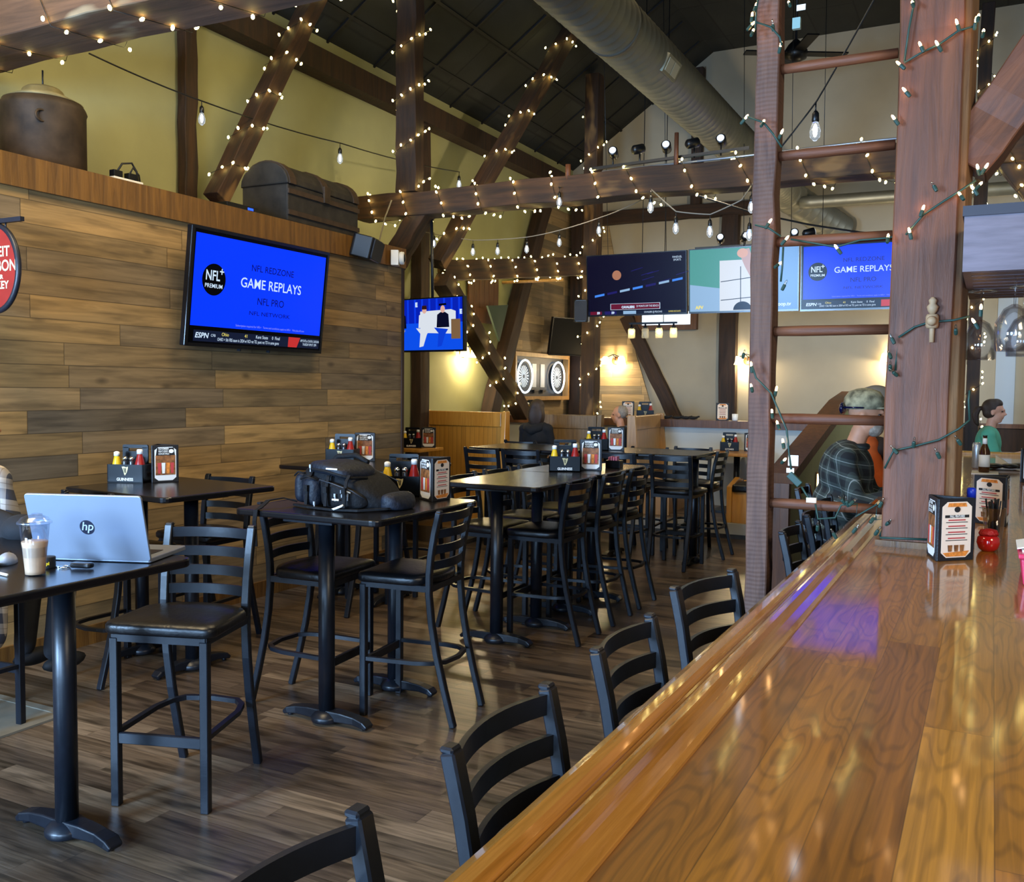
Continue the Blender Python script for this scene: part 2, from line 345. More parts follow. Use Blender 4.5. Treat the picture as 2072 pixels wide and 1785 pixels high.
# ---------------------------------------------------------------- the room
struct('floor', G().bx(-7, 4.2, -4, 15.2, -.05, 0), 'floor_boards')
struct('wall_left', G().bx(-6.55, -6.4, -4, 14.75, 0, 5.6), 'plaster_yellow')
struct('wall_far', G().bx(-6.55, 4.2, 14.6, 14.75, 0, 7.2), 'plaster_beige')
struct('wall_right', G().bx(4.05, 4.2, -4, 14.75, 0, 7.2), 'plaster_beige')
g = G().bx(-6.55, 4.2, -4.1, -4, 0, .85).bx(-6.55, 4.2, -4.1, -4, 2.7, 7.2)
for x in (-6.5, -5.6, -3.2, -.4, .6, 2.7, 3.6): g.bx(x-.12, x+.12, -4.1, -4, .85, 2.7)
struct('wall_back', g, 'plaster_beige')
g = G().prism([(-6.55, 5.25), (-4.05, 6.95), (4.2, 6.95), (4.2, 7.1), (-4.15, 7.1), (-6.55, 5.45)], -4, 14.75, 'y')
struct('ceiling', g, 'roof_panels')
# battens on the dark roof slope
sl = Vector((2.5, 0, 1.7)).normalized(); nrm = Vector((1.7, 0, -2.5)).normalized()
for i, k in enumerate((.55, 1.2, 1.85, 2.5)):
    c = Vector((-6.55, 0, 5.25)) + sl*k + nrm*.012
    struct('trim_%d' % (20+i), G().bar([(c.x, -4, c.z), (c.x, 14.6, c.z)], .035, .02, sl), 'black_matte')
for i in range(15):
    y = 2.2+i*.84; a = Vector((-6.5, y, 5.285)) + nrm*.012; b = Vector((-4.1, y, 6.915)) + nrm*.012
    struct('trim_%d' % (30+i), G().bar([a, b], .03, .02, (0, 1, 0)), 'black_matte')
struct('trim_1', G().bx(-6.4, -6.2, -4, 14.6, 4.9, 5.14), 'timber_plain')        # plate on top of the yellow wall
struct('wall_partition', G().bx(-5.95, -5.2, -4, 7.72, 0, 2.86), 'wall_boards')
struct('trim_2', G().bx(-6.4, -5.17, -4, 7.75, 2.86, 3.05), 'trim_brown')          # ledge and fascia
struct('trim_3', G().bx(-5.235, -5.185, 7.71, 7.745, 0, 2.86), 'timber_plain')
struct('baseboard_left', G().bx(-5.2, -5.18, -4, 7.72, 0, .125), 'trim_brown')
# raised booth platform, half wall with drink rail
struct('floor_platform', G().bx(-6.4, -1.2, 10.62, 14.6, 0, .17).bx(-6.4, -5.05, 8.7, 10.62, 0, .17), 'floor_boards')
struct('trim_4', G().bx(-5.0, -1.2, 10.57, 10.62, .06, .185).bx(-5.05, -5.0, 8.7, 10.62, .06, .185), mat('nosing_pale', '#8f8a80', rough=.6))
struct('wall_half', G().bx(-6.4, -1.35, 12.28, 12.42, .17, 1.2), 'plaster_white')
struct('trim_5', G().bx(-6.4, -1.3, 12.22, 12.5, 1.2, 1.30), 'cap_brown')
# accent boards on the walls round the corner
struct('wall_accent_side', G().prism([(11.75, .2), (14.58, .2), (14.58, 4.6), (13.35, 4.6)], -6.4, -6.375, 'x'), 'accent_boards_side')
struct('wall_accent_end', G().prism([(-6.37, .2), (-4.55, .2), (-5.45, 3.0), (-5.75, 4.45), (-6.37, 4.45)], 14.57, 14.6, 'y'), 'accent_boards_end')
# far right wall: wainscot, and bluish light on beige put into a panel's colour
struct('wall_wainscot', G().bx(-.9, 4.05, 14.55, 14.6, 0, 1.22), 'timber_plain')
struct('trim_6', G().bx(-.9, 4.05, 14.53, 14.6, 1.22, 1.28), 'cap_brown')
struct('wall_painted_light', G().bx(.02, .26, 14.585, 14.6, 1.28, 3.2), mat('painted_blue_light', '#a9b4bd', rough=.7))
# sloped stair parapet beyond the ladder
struct('wall_stair', G().prism([(8.0, 0), (12.2, 0), (12.2, 1.62), (11.2, 1.5), (8.0, .92)], -1.62, -1.5, 'x'), 'plaster_yellow')
struct('trim_7', G().bar([(-1.56, 7.95, .97), (-1.56, 11.2, 1.56), (-1.56, 12.2, 1.66)], .22, .09, (1, 0, 0)), 'cap_brown')
struct('trim_8', G().bx(-1.64, -1.48, 7.93, 8.02, 0, .93), 'cap_brown')
# high window under the far roof beam, half hidden by the screens
struct('window_1', G().bx(-5.22, -4.2, 14.5, 14.6, 2.66, 2.74).bx(-5.22, -4.2, 14.5, 14.6, 2.95, 3.03).bx(-5.22, -5.12, 14.5, 14.6, 2.74, 2.95).bx(-4.3, -4.2, 14.5, 14.6, 2.74, 2.95), 'cap_brown')
struct('window_pane', G().bx(-5.12, -4.3, 14.56, 14.58, 2.74, 2.95), mat('pane_day', '#cfe0f0', emit=(.75, .87, 1), es=1.1))
# ---------------------------------------------------------------- timber frame
def timber(name, label, cat, p0, p1, w_, h_, m, side=(1, 0, 0), jit=.008, seg=10, group=None, rough_end=0):
    p0, p1 = Vector(p0), Vector(p1); d = p1-p0; Ln = d.length; z = d.normalized(); x = Vector(side); x = (x-z*x.dot(z)).normalized(); y = z.cross(x)
    rnd = random.Random(hash(label) % 999 if False else len(label)*7+int(abs(p0.x)*100))
    g = G(); ring = [(-1, -1), (0, -1.02), (1, -1), (1.02, 0), (1, 1), (0, 1.02), (-1, 1), (-1.02, 0)]; vs = []; fs = []
    for i in range(seg+1):
        t = i/seg*Ln; ox = rnd.uniform(-jit, jit); oy = rnd.uniform(-jit, jit)
        for a, b in ring: vs.append((a*w_/2+ox+rnd.uniform(-jit, jit)*.6, b*h_/2+oy+rnd.uniform(-jit, jit)*.6, t))
    n = len(ring)
    for i in range(seg):
        for k in range(n): fs.append((i*n+k, i*n+(k+1) % n, (i+1)*n+(k+1) % n, (i+1)*n+k))
    fs.append(tuple(range(n-1, -1, -1))); fs.append(tuple(range(seg*n, seg*n+n)))
    g.add(vs, fs)
    o = obj(name, g, m, bevel=.005, seg=1)
    o.matrix_world = Matrix(((x.x, y.x, z.x, p0.x), (x.y, y.y, z.y, p0.y), (x.z, y.z, z.z, p0.z), (0, 0, 0, 1)))
    return tag(o, label, cat, group)
GP, GB = 'timber posts of the barn frame', 'timber braces of the barn frame'
timber('tie_beam', 'thick near tie beam crossing the top left corner of the photo, wrapped in fairy lights', 'beam', (-6.39, 3.89, 3.885), (-.2, 3.89, 3.885), .23, .40, 'timber_near', (0, 0, 1), .012, 14)
timber('tie_beam', 'long hand hewn tie beam across the middle of the hall carrying track lights', 'beam', (-6.05, 8.24, 3.575), (.45, 8.24, 3.575), .235, .25, 'timber_beam', (0, 0, 1), .01, 16)
timber('post', 'dark square post standing on the middle tie beam above the trunk, spiralled with fairy lights', 'post', (-5.43, 8.19, 3.70), (-5.43, 8.19, 5.86), .24, .16, 'timber_plain', group=GP)
timber('post', 'slim dark wall post rising behind the ledge left of the trunk', 'post', (-6.32, 6.06, 3.05), (-6.32, 6.06, 4.9), .10, .14, 'timber_dark', group=GP)
timber('post', 'dark wall post directly behind the hanging screen with seated people', 'post', (-6.31, 9.78, 0), (-6.31, 9.78, 4.9), .14, .2, 'timber_plain', group=GP)
timber('post', 'tall brown post on the drink rail between dart cabinet and pendant, spiralled with lights', 'post', (-5.13, 12.42, 1.30), (-5.13, 12.42, 6.1), .2, .22, 'timber_dark', group=GP)
timber('post', 'dark corner post where the two far walls meet beside the dart cabinet', 'post', (-6.2, 14.42, .17), (-6.2, 14.42, 5.0), .2, .2, 'timber_plain', group=GP)
timber('post', 'brown post on the far beige wall left of the ladder rail', 'post', (-3.68, 14.5, .17), (-3.68, 14.5, 4.4), .26, .16, 'timber_plain', group=GP)
timber('post', 'dark distant post wrapped in lights just right of the big bar post', 'post', (-.21, 12.4, 0), (-.21, 12.4, 6.2), .14, .2, 'timber_plain', group=GP)
mp = timber('bar_post', 'massive reddish brown post standing on the bar top', 'post', (-.272, 4.25, 1.07), (-.262, 4.25, 5.2), .235, .30, 'timber_red', jit=.006, seg=14)
g = G().bx(-.41, -.13, 4.07, 4.1, 1.07, 1.095).bx(-.41, -.385, 4.1, 4.42, 1.07, 1.095)
o = obj('base_trim', g, 'trim_brown'); o.parent = mp; o.matrix_parent_inverse = mp.matrix_world.inverted()
o = obj('hewn_edge', G().prism([(-.165, 4.11), (-.125, 4.14), (-.104, 4.25), (-.125, 4.38), (-.165, 4.39)], 1.07, 5.2, 'z'), 'timber_light', bevel=.006); o.parent = mp; o.matrix_parent_inverse = mp.matrix_world.inverted()
timber('beam', 'horizontal beam high on the far wall behind the hanging bulbs', 'beam', (-5.95, 14.5, 4.5), (-3.3, 14.5, 4.5), .2, .16, 'timber_plain', (0, 0, 1))
timber('post', 'short post from the far wall beam up to the roof', 'post', (-4.24, 14.5, 4.6), (-4.24, 14.5, 6.7), .16, .14, 'timber_plain', group=GP)
timber('beam', 'short light wrapped beam between the wall and the post on the drink rail', 'beam', (-6.3, 10.25, 3.18), (-5.13, 12.32, 3.43), .25, .2, 'timber_dark', (0, 0, 1))
timber('brace', 'diagonal brace left of the trunk climbing from the ledge, wound with fairy lights', 'brace', at(437, 405, X=-5.75), at(650, -30, X=-5.75), .15, .16, 'timber_dark', (0, 1, 0), group=GB)
timber('brace', 'long diagonal brace climbing to the roof mid hall, edged with fairy lights', 'brace', at(884, 535, X=-5.62), at(1152, 66, X=-4.95), .17, .17, 'timber_dark', (0, 1, 0), group=GB)
timber('brace', 'diagonal brace running down right to the booth, studded with lights', 'brace', at(893, 565, X=-5.72), at(1058, 838, X=-5.72), .19, .2, 'timber_dark', (0, 1, 0), group=GB)
timber('brace', 'dark brace leaning on the side wall beside the boarded dart wall', 'brace', at(1100, 415, X=-6.28), at(990, 842, X=-6.28), .24, .18, 'timber_plain', (0, 1, 0), group=GB)
timber('brace', 'curved brown brace on the far wall right of the glowing wall sconce', 'brace', at(1268, 640, Y=14.47), at(1368, 850, Y=14.47), .2, .15, 'timber_dark', (1, 0, 0), group=GB)
timber('brace', 'knee brace under the left end of the middle tie beam, above the black speaker', 'brace', (-5.28, 8.24, 3.52), (-5.98, 8.24, 2.55), .2, .2, 'timber_dark', (0, 1, 0), group=GB)
timber('brace', 'thick knee brace running up right from the big bar post', 'brace', (-.14, 4.27, 2.62), (.42, 4.27, 3.42), .2, .2, 'timber_red', (0, 1, 0), group=GB)
timber('brace', 'shaded brace with lights dropping right behind the glass rack', 'brace', (-.12, 8.24, 3.75), (.55, 8.24, 2.75), .18, .18, 'timber_dark', (0, 1, 0), group=GB)
# shutter on the wall, green pennant
sh = thing('hay_shutter', 'brown board shutter hung high on the wall beyond the hanging screen', 'shutter', (-6.37, 11.45, 2.8))
g = G()
for i in range(6): g.bx(0, .03, -.42+i*.142, -.42+i*.142+.134, 0, .62)
obj('boards', g, 'cap_brown', sh, bevel=.004); obj('batten', G().bx(.03, .05, -.42, .43, -.2, 0), 'cap_brown', sh)
tag(obj('green_sign', G().prism([(11.25, 2.82), (11.85, 2.88), (11.6, 2.35)], -6.2, -6.17, 'x'), mat('sign_green', '#2f4238', rough=.6)), 'dark green wedge shaped sign on the wall under the shutter', 'sign')
# ---------------------------------------------------------------- ladder on the bar
ld = thing('ladder', 'old wooden ladder rail with rungs fixed to the big bar post', 'ladder', (-.91, 4.2, 0))
def timber_local(name, p0, p1, w_, h_, m, parent, seg=16, jit=.004):
    o = timber(name, 'x', 'x', p0, p1, w_, h_, m, (1, 0, 0), jit, seg); del o['label']; del o['category']
    o.parent = parent; o.matrix_world = o.matrix_world; o.matrix_basis = Matrix.Translation(-parent.location) @ o.matrix_basis; return o
timber_local('rail', (-.908, 4.21, 0), (-.918, 4.21, 3.9), .096, .125, 'timber_saw', ld, 26)
for z in (1.205, 1.58, 1.962, 2.35, 2.72, 3.09, 3.46):
    o = obj('rung', G().lathe([(.021, 0), (.023, .12), (.022, .3), (.021, .47)], 10), 'timber_red', ld)
    o.matrix_basis = Matrix.Translation(Vector((-.865, 4.2, z))-ld.location) @ Matrix.Rotation(PI/2, 4, 'Y')
# carved tap handle on the post
th = thing('tap_handle', 'pale carved wooden tap mounted on the big bar post', 'tap', (-.225, 4.09, 1.9))
m = mat('pale_wood', '#a88a68', rough=.6, noise=.1, nscale=20)
obj('stem', G().lathe([(.009, 0), (.01, .05), (.012, .06)], 10, (0, -.01, 0)), m, th)
obj('barrel', G().lathe([(.02, .055), (.024, .065), (.024, .1), (.02, .11)], 14, (0, -.018, 0)), m, th)
o = obj('spigot', G().lathe([(.018, 0), (.02, .01), (.012, .03)], 12), m, th); o.location = (0, -.04, .082); o.rotation_euler = (PI/2, 0, 0)
obj('knob', G().lathe([(.009, .11), (.018, .125), (.022, .14), (.012, .152), (.016, .165), (.006, .178)], 12, (0, -.018, 0)), m, th)
# ---------------------------------------------------------------- the bar
bar = thing('bar_counter', 'long varnished oak bar counter with a moulded rail, filling the lower right', 'bar', (-.3, 4.25, 0))
OFF = Vector((-.3, 4.25, 0))
def bobj(name, g, m, parent, **k):
    T = Matrix.Translation(-parent.location); g.v = [T @ v for v in g.v]; return obj(name, g, m, parent, **k)
bobj('top', G().bx(-.445, .62, .2, 9.9, 1.03, 1.07).bx(-.445, 2.2, 9.9, 10.7, 1.03, 1.07), 'bar_oak', bar)
prof = [(-.44, 1.03), (-.60, 1.02), (-.612, 1.04), (-.61, 1.058), (-.60, 1.072), (-.582, 1.080), (-.562, 1.079), (-.55, 1.073), (-.546, 1.068), (-.541, 1.073), (-.536, 1.071), (-.532, 1.066), (-.527, 1.074), (-.519, 1.088), (-.506, 1.096), (-.492, 1.095), (-.481, 1.088), (-.474, 1.082), (-.452, 1.0785), (-.441, 1.075), (-.44, 1.07)]
g = G().prism(prof, .2, 10.78, 'y'); o = bobj('rail', g, 'oak_rail', bar, smooth=False)
bobj('end_rail', G().bx(-.44, 2.3, 10.7, 10.82, 1.02, 1.10), 'oak_honey', bar, bevel=.012)
bobj('front_panel', G().bx(-.30, -.26, .3, 10.6, 0, 1.03), 'trim_brown', bar)
# ---------------------------------------------------------------- bar stools
def make_stool(label):
    t = thing('bar_stool', label, 'bar stool', (0, 0, 0), 0, 'black ladder back bar stools')
    # seat outline: square front, rounded back
    def outline(k):
        pts = rrect(-.238*k, .238*k, -.22*k, .08*k, .045*k, 4)[:5]
        P = [(x, y) for x, y in pts]
        P += [(.238*k*math.cos(a), .06*k+.14*k*math.sin(a)) for a in [PI*i/12 for i in range(1, 12)]]
        P += [(-x, y) for x, y in reversed(pts)]
        return P
    g = G(); vs = []; fs = []; lev = [(.97, .706), (1.0, .714), (1.0, .738), (.97, .750), (.82, .758), (.4, .762)]
    for k, z in lev: vs += [(x, y, z) for x, y in outline(k)]
    n = len(outline(1))
    for j in range(len(lev)-1):
        for i in range(n): a, b = j*n+i, j*n+(i+1) % n; fs.append((a, b, b+n, a+n))
    fs.append(tuple(range(n-1, -1, -1))); fs.append(tuple(range((len(lev)-1)*n, len(lev)*n)))
    g.add(vs, fs, True); obj('seat', g, 'black_vinyl', t)
    g = G().bx(-.2, .2, -.205, -.18, .675, .706).bx(-.205, -.18, -.2, .19, .675, .706).bx(.18, .205, -.2, .19, .675, .706).bx(-.19, .19, .17, .195, .675, .706)
    obj('seat_frame', g, 'black_metal', t)
    for s in (-1, 1):
        obj('front_leg', G().bx(s*.193-.0175, s*.193+.0175, -.208, -.174, 0, .69), 'black_metal', t, bevel=.003, seg=1)
    path = [(0, .315), (.18, .266), (.36, .222), (.52, .194), (.66, .18), (.76, .181), (.86, .191), (.97, .21), (1.08, .236)]
    for s in (-1, 1):
        pts = [(s*(.180+.0125*z), y, z) for z, y in path]
        g = G().bar(pts, .036, .030, (1, 0, 0)); g.cb((s*.193, .238, 1.084), (.033, .027, .012)); obj('back_post', g, 'black_metal', t, bevel=.004, seg=1)
    for i in range(4):
        z = 1.05-.081*i; yb = .181+(z-.76)*.1 if z < .86 else .191+(z-.86)*.2
        pts = [(x, yb+.042*(1-(x/.186)**2), z) for x in [-.186+.372*k/14 for k in range(15)]]
        obj('slat', G().bar(pts, .012, .043, (0, 1, 0)), 'black_metal', t, smooth=True)
    obj('footrest', G().bx(-.18, .18, -.203, -.183, .258, .303), 'black_metal', t, bevel=.003, seg=1)
    pts = [(-.193, -.18, .30), (-.188, .1, .305), (-.165, .185, .307), (-.12, .235, .308), (0, .255, .308), (.12, .235, .308), (.165, .185, .307), (.188, .1, .305), (.193, -.18, .30)]
    obj('footrest_hoop', G().bar(pts, .02, .024, (0, 0, 1)), 'black_metal', t, smooth=True)
    return t
R90 = PI/2
STOOLS = [
 (-2.967, 2.80, .31, 'black bar stool drawn up to the laptop table, its seat and front legs in daylight'),
 (-3.18, 3.95, R90+.08, 'black bar stool tucked under the left side of the backpack table'),
 (-2.675, 4.10, -R90+.1, 'black bar stool at the right side of the backpack table, its back to the bar'),
 (-2.69, 5.80, -R90, 'first black bar stool along the aisle side of the long pushed together tables'),
 (-2.68, 6.41, -R90, 'second black bar stool along the aisle side of the long pushed together tables'),
 (-2.69, 7.00, -R90, 'third black bar stool along the aisle side of the long pushed together tables'),
 (-3.14, 5.78, R90, 'nearest black bar stool on the wall side of the long pushed together tables'),
 (-3.14, 6.32, R90, 'middle black bar stool on the wall side of the long pushed together tables'),
 (-3.14, 6.90, R90, 'furthest black bar stool on the wall side of the long pushed together tables'),
 (-4.64, 8.60, PI-.05, 'black bar stool at the left end of the back row, before the oak booth'),
 (-4.22, 8.61, PI+.05, 'black bar stool second from the left at the back row of tables'),
 (-3.24, 8.74, PI, 'black bar stool at the back row, half hidden behind the aisle stools'),
 (-2.68, 8.74, PI-.03, 'black bar stool with its whole back showing, right of the back row of tables'),
 (-2.66, 9.42, -R90, 'black bar stool at the right end of the back row beside the oak bench'),
 (-3.25, 9.33, 0, 'black bar stool on the far side of the back row before the oak booth panel'),
 (-2.86, 9.62, 0, 'black bar stool on the far side of the back row before the white half wall'),
 (-4.42, 9.33, 0, 'black bar stool on the far side of the back row, nearest the hooded woman'),
 (-4.54, 3.82, PI, 'black bar stool behind the laptop, on the near side of the first wall table'),
 (-4.59, 4.52, .03, 'black bar stool against the boards on the far side of the first wall table'),
 (-4.35, 5.80, PI, 'black bar stool on the near side of the second wall table, behind the backpack'),
 (-4.3, 6.5, 0, 'black bar stool on the far side of the second wall table'),
 (-.562, .885, R90, 'nearest bar stool at the counter, only slat and post showing at the bottom edge'),
 (-.566, 1.54, R90, 'second bar stool at the counter from the bottom edge, three slats showing'),
 (-.575, 2.225, R90, 'third bar stool at the counter from the bottom edge'),
 (-.585, 2.93, R90-.22, 'fourth bar stool at the counter, just short of the ladder rail'),
 (-.56, 4.33, R90, 'first bar stool at the counter beyond the ladder rail'),
 (-.58, 4.98, R90+.08, 'second bar stool at the counter beyond the ladder rail'),
 (-.60, 5.62, R90+.05, 'empty bar stool just in front of the man in plaid'),
 (-.84, 6.22, R90, 'bar stool under the man in the plaid shirt'),
 (-.82, 7.02, R90, 'bar stool under the person in the orange top'),
 (-4.95, 10.08, PI, 'bar stool under the woman in the black hoodie'),
 (-4.42, 2.74, PI+.1, 'bar stool at the left edge under the person in plaid flannel'),
]
st0 = make_stool(STOOLS[0][3])
for i, (x, y, a, lb) in enumerate(STOOLS):
    if i == 0: st0.location = (x, y, 0); st0.rotation_euler = (0, 0, a)
    else: dup(st0, (x, y, 0), a, lb)
# ---------------------------------------------------------------- high tables
TZ = 1.085
def make_table(label, x0, x1, y0, y1, poles, along, rz=0):
    cx, cy = (x0+x1)/2, (y0+y1)/2
    t = thing('high_table', label, 'table', (cx, cy, 0), rz, 'black high top tables')
    g = G().prism(rrect(x0-cx, x1-cx, y0-cy, y1-cy, .05, 5), TZ-.032, TZ, 'z'); obj('tabletop', g, 'black_top', t, bevel=.008, seg=3)
    for px, py in poles:
        px -= cx; py -= cy
        g = G().lathe([(.041, .05), (.041, TZ-.05)], 20, (px, py, 0)); g.cb((px, py, TZ-.042), (.3, .3, .02)); obj('pole', g, 'black_metal', t)
        g = G(); g.lathe([(.078, .012), (.08, .036), (.062, .056), (.046, .068)], 18, (px, py, 0))
        for s in (-1, 1):
            pts = [(0, .045), (.10, .046), (.18, .042), (.235, .032), (.262, .016)]
            P = [((px+s*d if along == 'x' else px), (py if along == 'x' else py+s*d), z) for d, z in pts]
            g.bar(P, [.075, .066, .058, .066, .06], [.055, .05, .04, .034, .02], (0, 1, 0) if along == 'x' else (1, 0, 0))
            e = P[-2]; g.lathe([(.016, 0), (.016, .02)], 8, (e[0], e[1], 0))
        obj('base', g, 'black_metal', t, bevel=.008, seg=2)
    return t
make_table('black high table at the left edge holding the open laptop and iced coffee', -3.5, -2.515, 1.25, 2.43, [(-3.04, 2.29), (-3.04, 1.45)], 'x')
make_table('black high table carrying the backpack', -3.37, -2.485, 3.50, 4.46, [(-2.944, 3.71), (-2.934, 4.30)], 'x')
make_table('near half of the long pushed together black tables, lamp light on its top', -3.19, -2.485, 5.2, 6.21, [(-2.9, 5.44), (-2.85, 5.95)], 'x')
make_table('far half of the long pushed together black tables, holding a condiment caddy', -3.19, -2.485, 6.215, 7.24, [(-2.87, 6.45), (-2.85, 6.98)], 'x')
make_table('first black table against the board wall, behind the laptop', -4.88, -3.93, 3.66, 4.48, [(-4.72, 4.08), (-4.2, 4.05)], 'y', -.1)
make_table('second black table against the board wall, behind the backpack', -4.95, -3.93, 5.62, 6.6, [(-4.7, 6.1), (-4.2, 6.1)], 'y')
make_table('black table at the left of the back row, beside the lit oak booth', -4.85, -3.66, 8.42, 9.35, [(-4.6, 8.9), (-3.95, 8.9)], 'y')
make_table('black table at the right of the back row, holding a caddy and tent card', -3.64, -2.46, 8.55, 9.35, [(-3.4, 8.9), (-2.58, 8.95)], 'y')
# stone floor patch at the left edge
tag(obj('floor_mat', G().bx(-5.15, -4.2, 2.7, 3.12, .001, .008).bx(-5.15, -4.16, 3.12, 3.17, .001, .012).bx(-4.2, -4.16, 2.66, 3.12, .001, .012), mat('slate', '#716a5c', rough=.45, noise=.12, nscale=12), None), 'grey stone hearth patch let into the floor at the left edge', 'floor patch')
# ---------------------------------------------------------------- booths on the platform
PZ = .17
woodmat('oak_shaded', '#5f4a30', '#7d6544', sc=(16, 16, 1.2), rough=.5)  # booth oak with shade put into its colour, for the bench behind
def bench(label, c, rz, L, group, facing_seat=True, mback='beadboard', mfr='oak_honey', hb=1.17):
    t = thing('booth_bench', label, 'bench', c, rz, group)
    obj('back_panel', G().bx(-L/2+.05, L/2-.05, -.02, .02, .10, hb-.17), mback, t)
    obj('top_rail', G().bx(-L/2+.05, L/2-.05, -.035, .03, hb-.18, hb), mfr, t, bevel=.01)
    for s in (-1, 1):
        g = G().prism([(-.05, 0), (.5, 0), (.5, .42), (.12, .5), (.055, hb+.01), (-.045, hb+.01)], s*L/2-.03, s*L/2+.03, 'x'); obj('end_panel', g, mfr, t, bevel=.006)
    obj('seat_base', G().bx(-L/2+.03, L/2-.03, .02, .47, 0, .36), mfr, t)
    obj('seat_cushion', G().bx(-L/2+.03, L/2-.03, .02, .5, .36, .45), 'black_vinyl', t, bevel=.02)
    return t
bench('honey oak booth bench with beadboard back lit by the wall lamp', (-5.74, 9.92, PZ), PI, 1.12, 'oak booth benches', hb=1.24)
bench('oak booth bench behind the lit booth, only its shaded side panel in view', (-4.86, 10.98, PZ), PI, .95, 'oak booth benches', mback='oak_shaded', mfr='oak_shaded', hb=1.2)
bench('pale oak booth panel hiding the grey haired man', (-4.0, 11.6, PZ), -R90+.06, 1.35, 'oak booth benches', mback='oak_pale', mfr='oak_pale', hb=1.2)
bench('oak bench end beside the ladder rail, dark cushion on top', (-2.15, 11.22, PZ), PI, 1.05, 'oak booth benches', hb=.46)
def booth_table(label, x0, x1, y0, y1, z):
    cx, cy = (x0+x1)/2, (y0+y1)/2
    t = thing('booth_table', label, 'table', (cx, cy, PZ), 0, 'booth tables')
    obj('tabletop', G().bx(x0-cx, x1-cx, y0-cy, y1-cy, z-PZ-.04, z-PZ), 'oak_honey', t, bevel=.008)
    obj('leg', G().lathe([(.04, .02), (.04, z-PZ-.04)], 12).cb((0, 0, .015), (.5, .5, .03)), 'black_metal', t)
booth_table('honey oak booth table with a caddy, left of the back row', -6.35, -5.72, 8.85, 9.38, 1.0)
booth_table('booth table with a caddy in front of the white half wall, beside the ladder rail', -3.2, -2.5, 11.4, 12.15, .93)
# ---------------------------------------------------------------- televisions
def em(name, col, es): return mat(name, '#010102', rough=.22, emit=col, es=es, spec=.12)
S_BLUE = em('screen_blue', '#0433ff', 1.0); S_NAVY = em('screen_navy', '#0c1030', .5); S_WHITE = em('screen_white', '#cfe6ff', .8); S_DIM = em('screen_dimblue', '#0a1278', .5)
S_BLACK = em('screen_black', '#04060c', .3); S_SLATE = em('screen_slate', '#1a2440', .5); S_RED = em('screen_red', '#c03030', .8); S_YEL = em('screen_yellow', '#f0e070', .8)
S_TEAL = em('screen_teal', '#5fb4ac', .55); S_COURT = em('screen_court', '#dfe6f0', .72); S_PALE = em('screen_pale', '#9ec4ea', .65); S_SKIN = em('screen_skin', '#d8a99a', .8)
S_BROWN = em('screen_brown', '#8a6a4a', .6); S_MAROON = em('screen_maroon', '#6a1430', .7); S_GREY = em('screen_grey', '#8a93a0', .8); S_PURPLE = em('screen_purple', '#241f70', .6); S_MID = em('screen_sky', '#3f7fe0', .9)
BEZ = mat('tv_bezel', '#0b0d12', rough=.22)
def make_tv(label, W, H, M, cat='television', group=None, bez=.012, chin=.02, depth=.05):
    """screen faces local -y, origin at the centre of the screen"""
    t = thing('television', label, cat, (0, 0, 0), 0, group); t.matrix_world = M
    g = G().bx(-W/2, W/2, 0, depth, -H/2, H/2); obj('housing', g, BEZ, t, bevel=.006)
    g = G().bx(-W/2, W/2, -.008, .0, H/2-bez, H/2).bx(-W/2, W/2, -.008, 0, -H/2, -H/2+chin).bx(-W/2, -W/2+bez, -.008, 0, -H/2+chin, H/2-bez).bx(W/2-bez, W/2, -.008, 0, -H/2+chin, H/2-bez)
    obj('bezel', g, BEZ, t)
    return t
def quad(n, u0, u1, v0, v1, d, m, p): return flat(n, [(u0, v0), (u1, v0), (u1, v1), (u0, v1)], d, m, p)
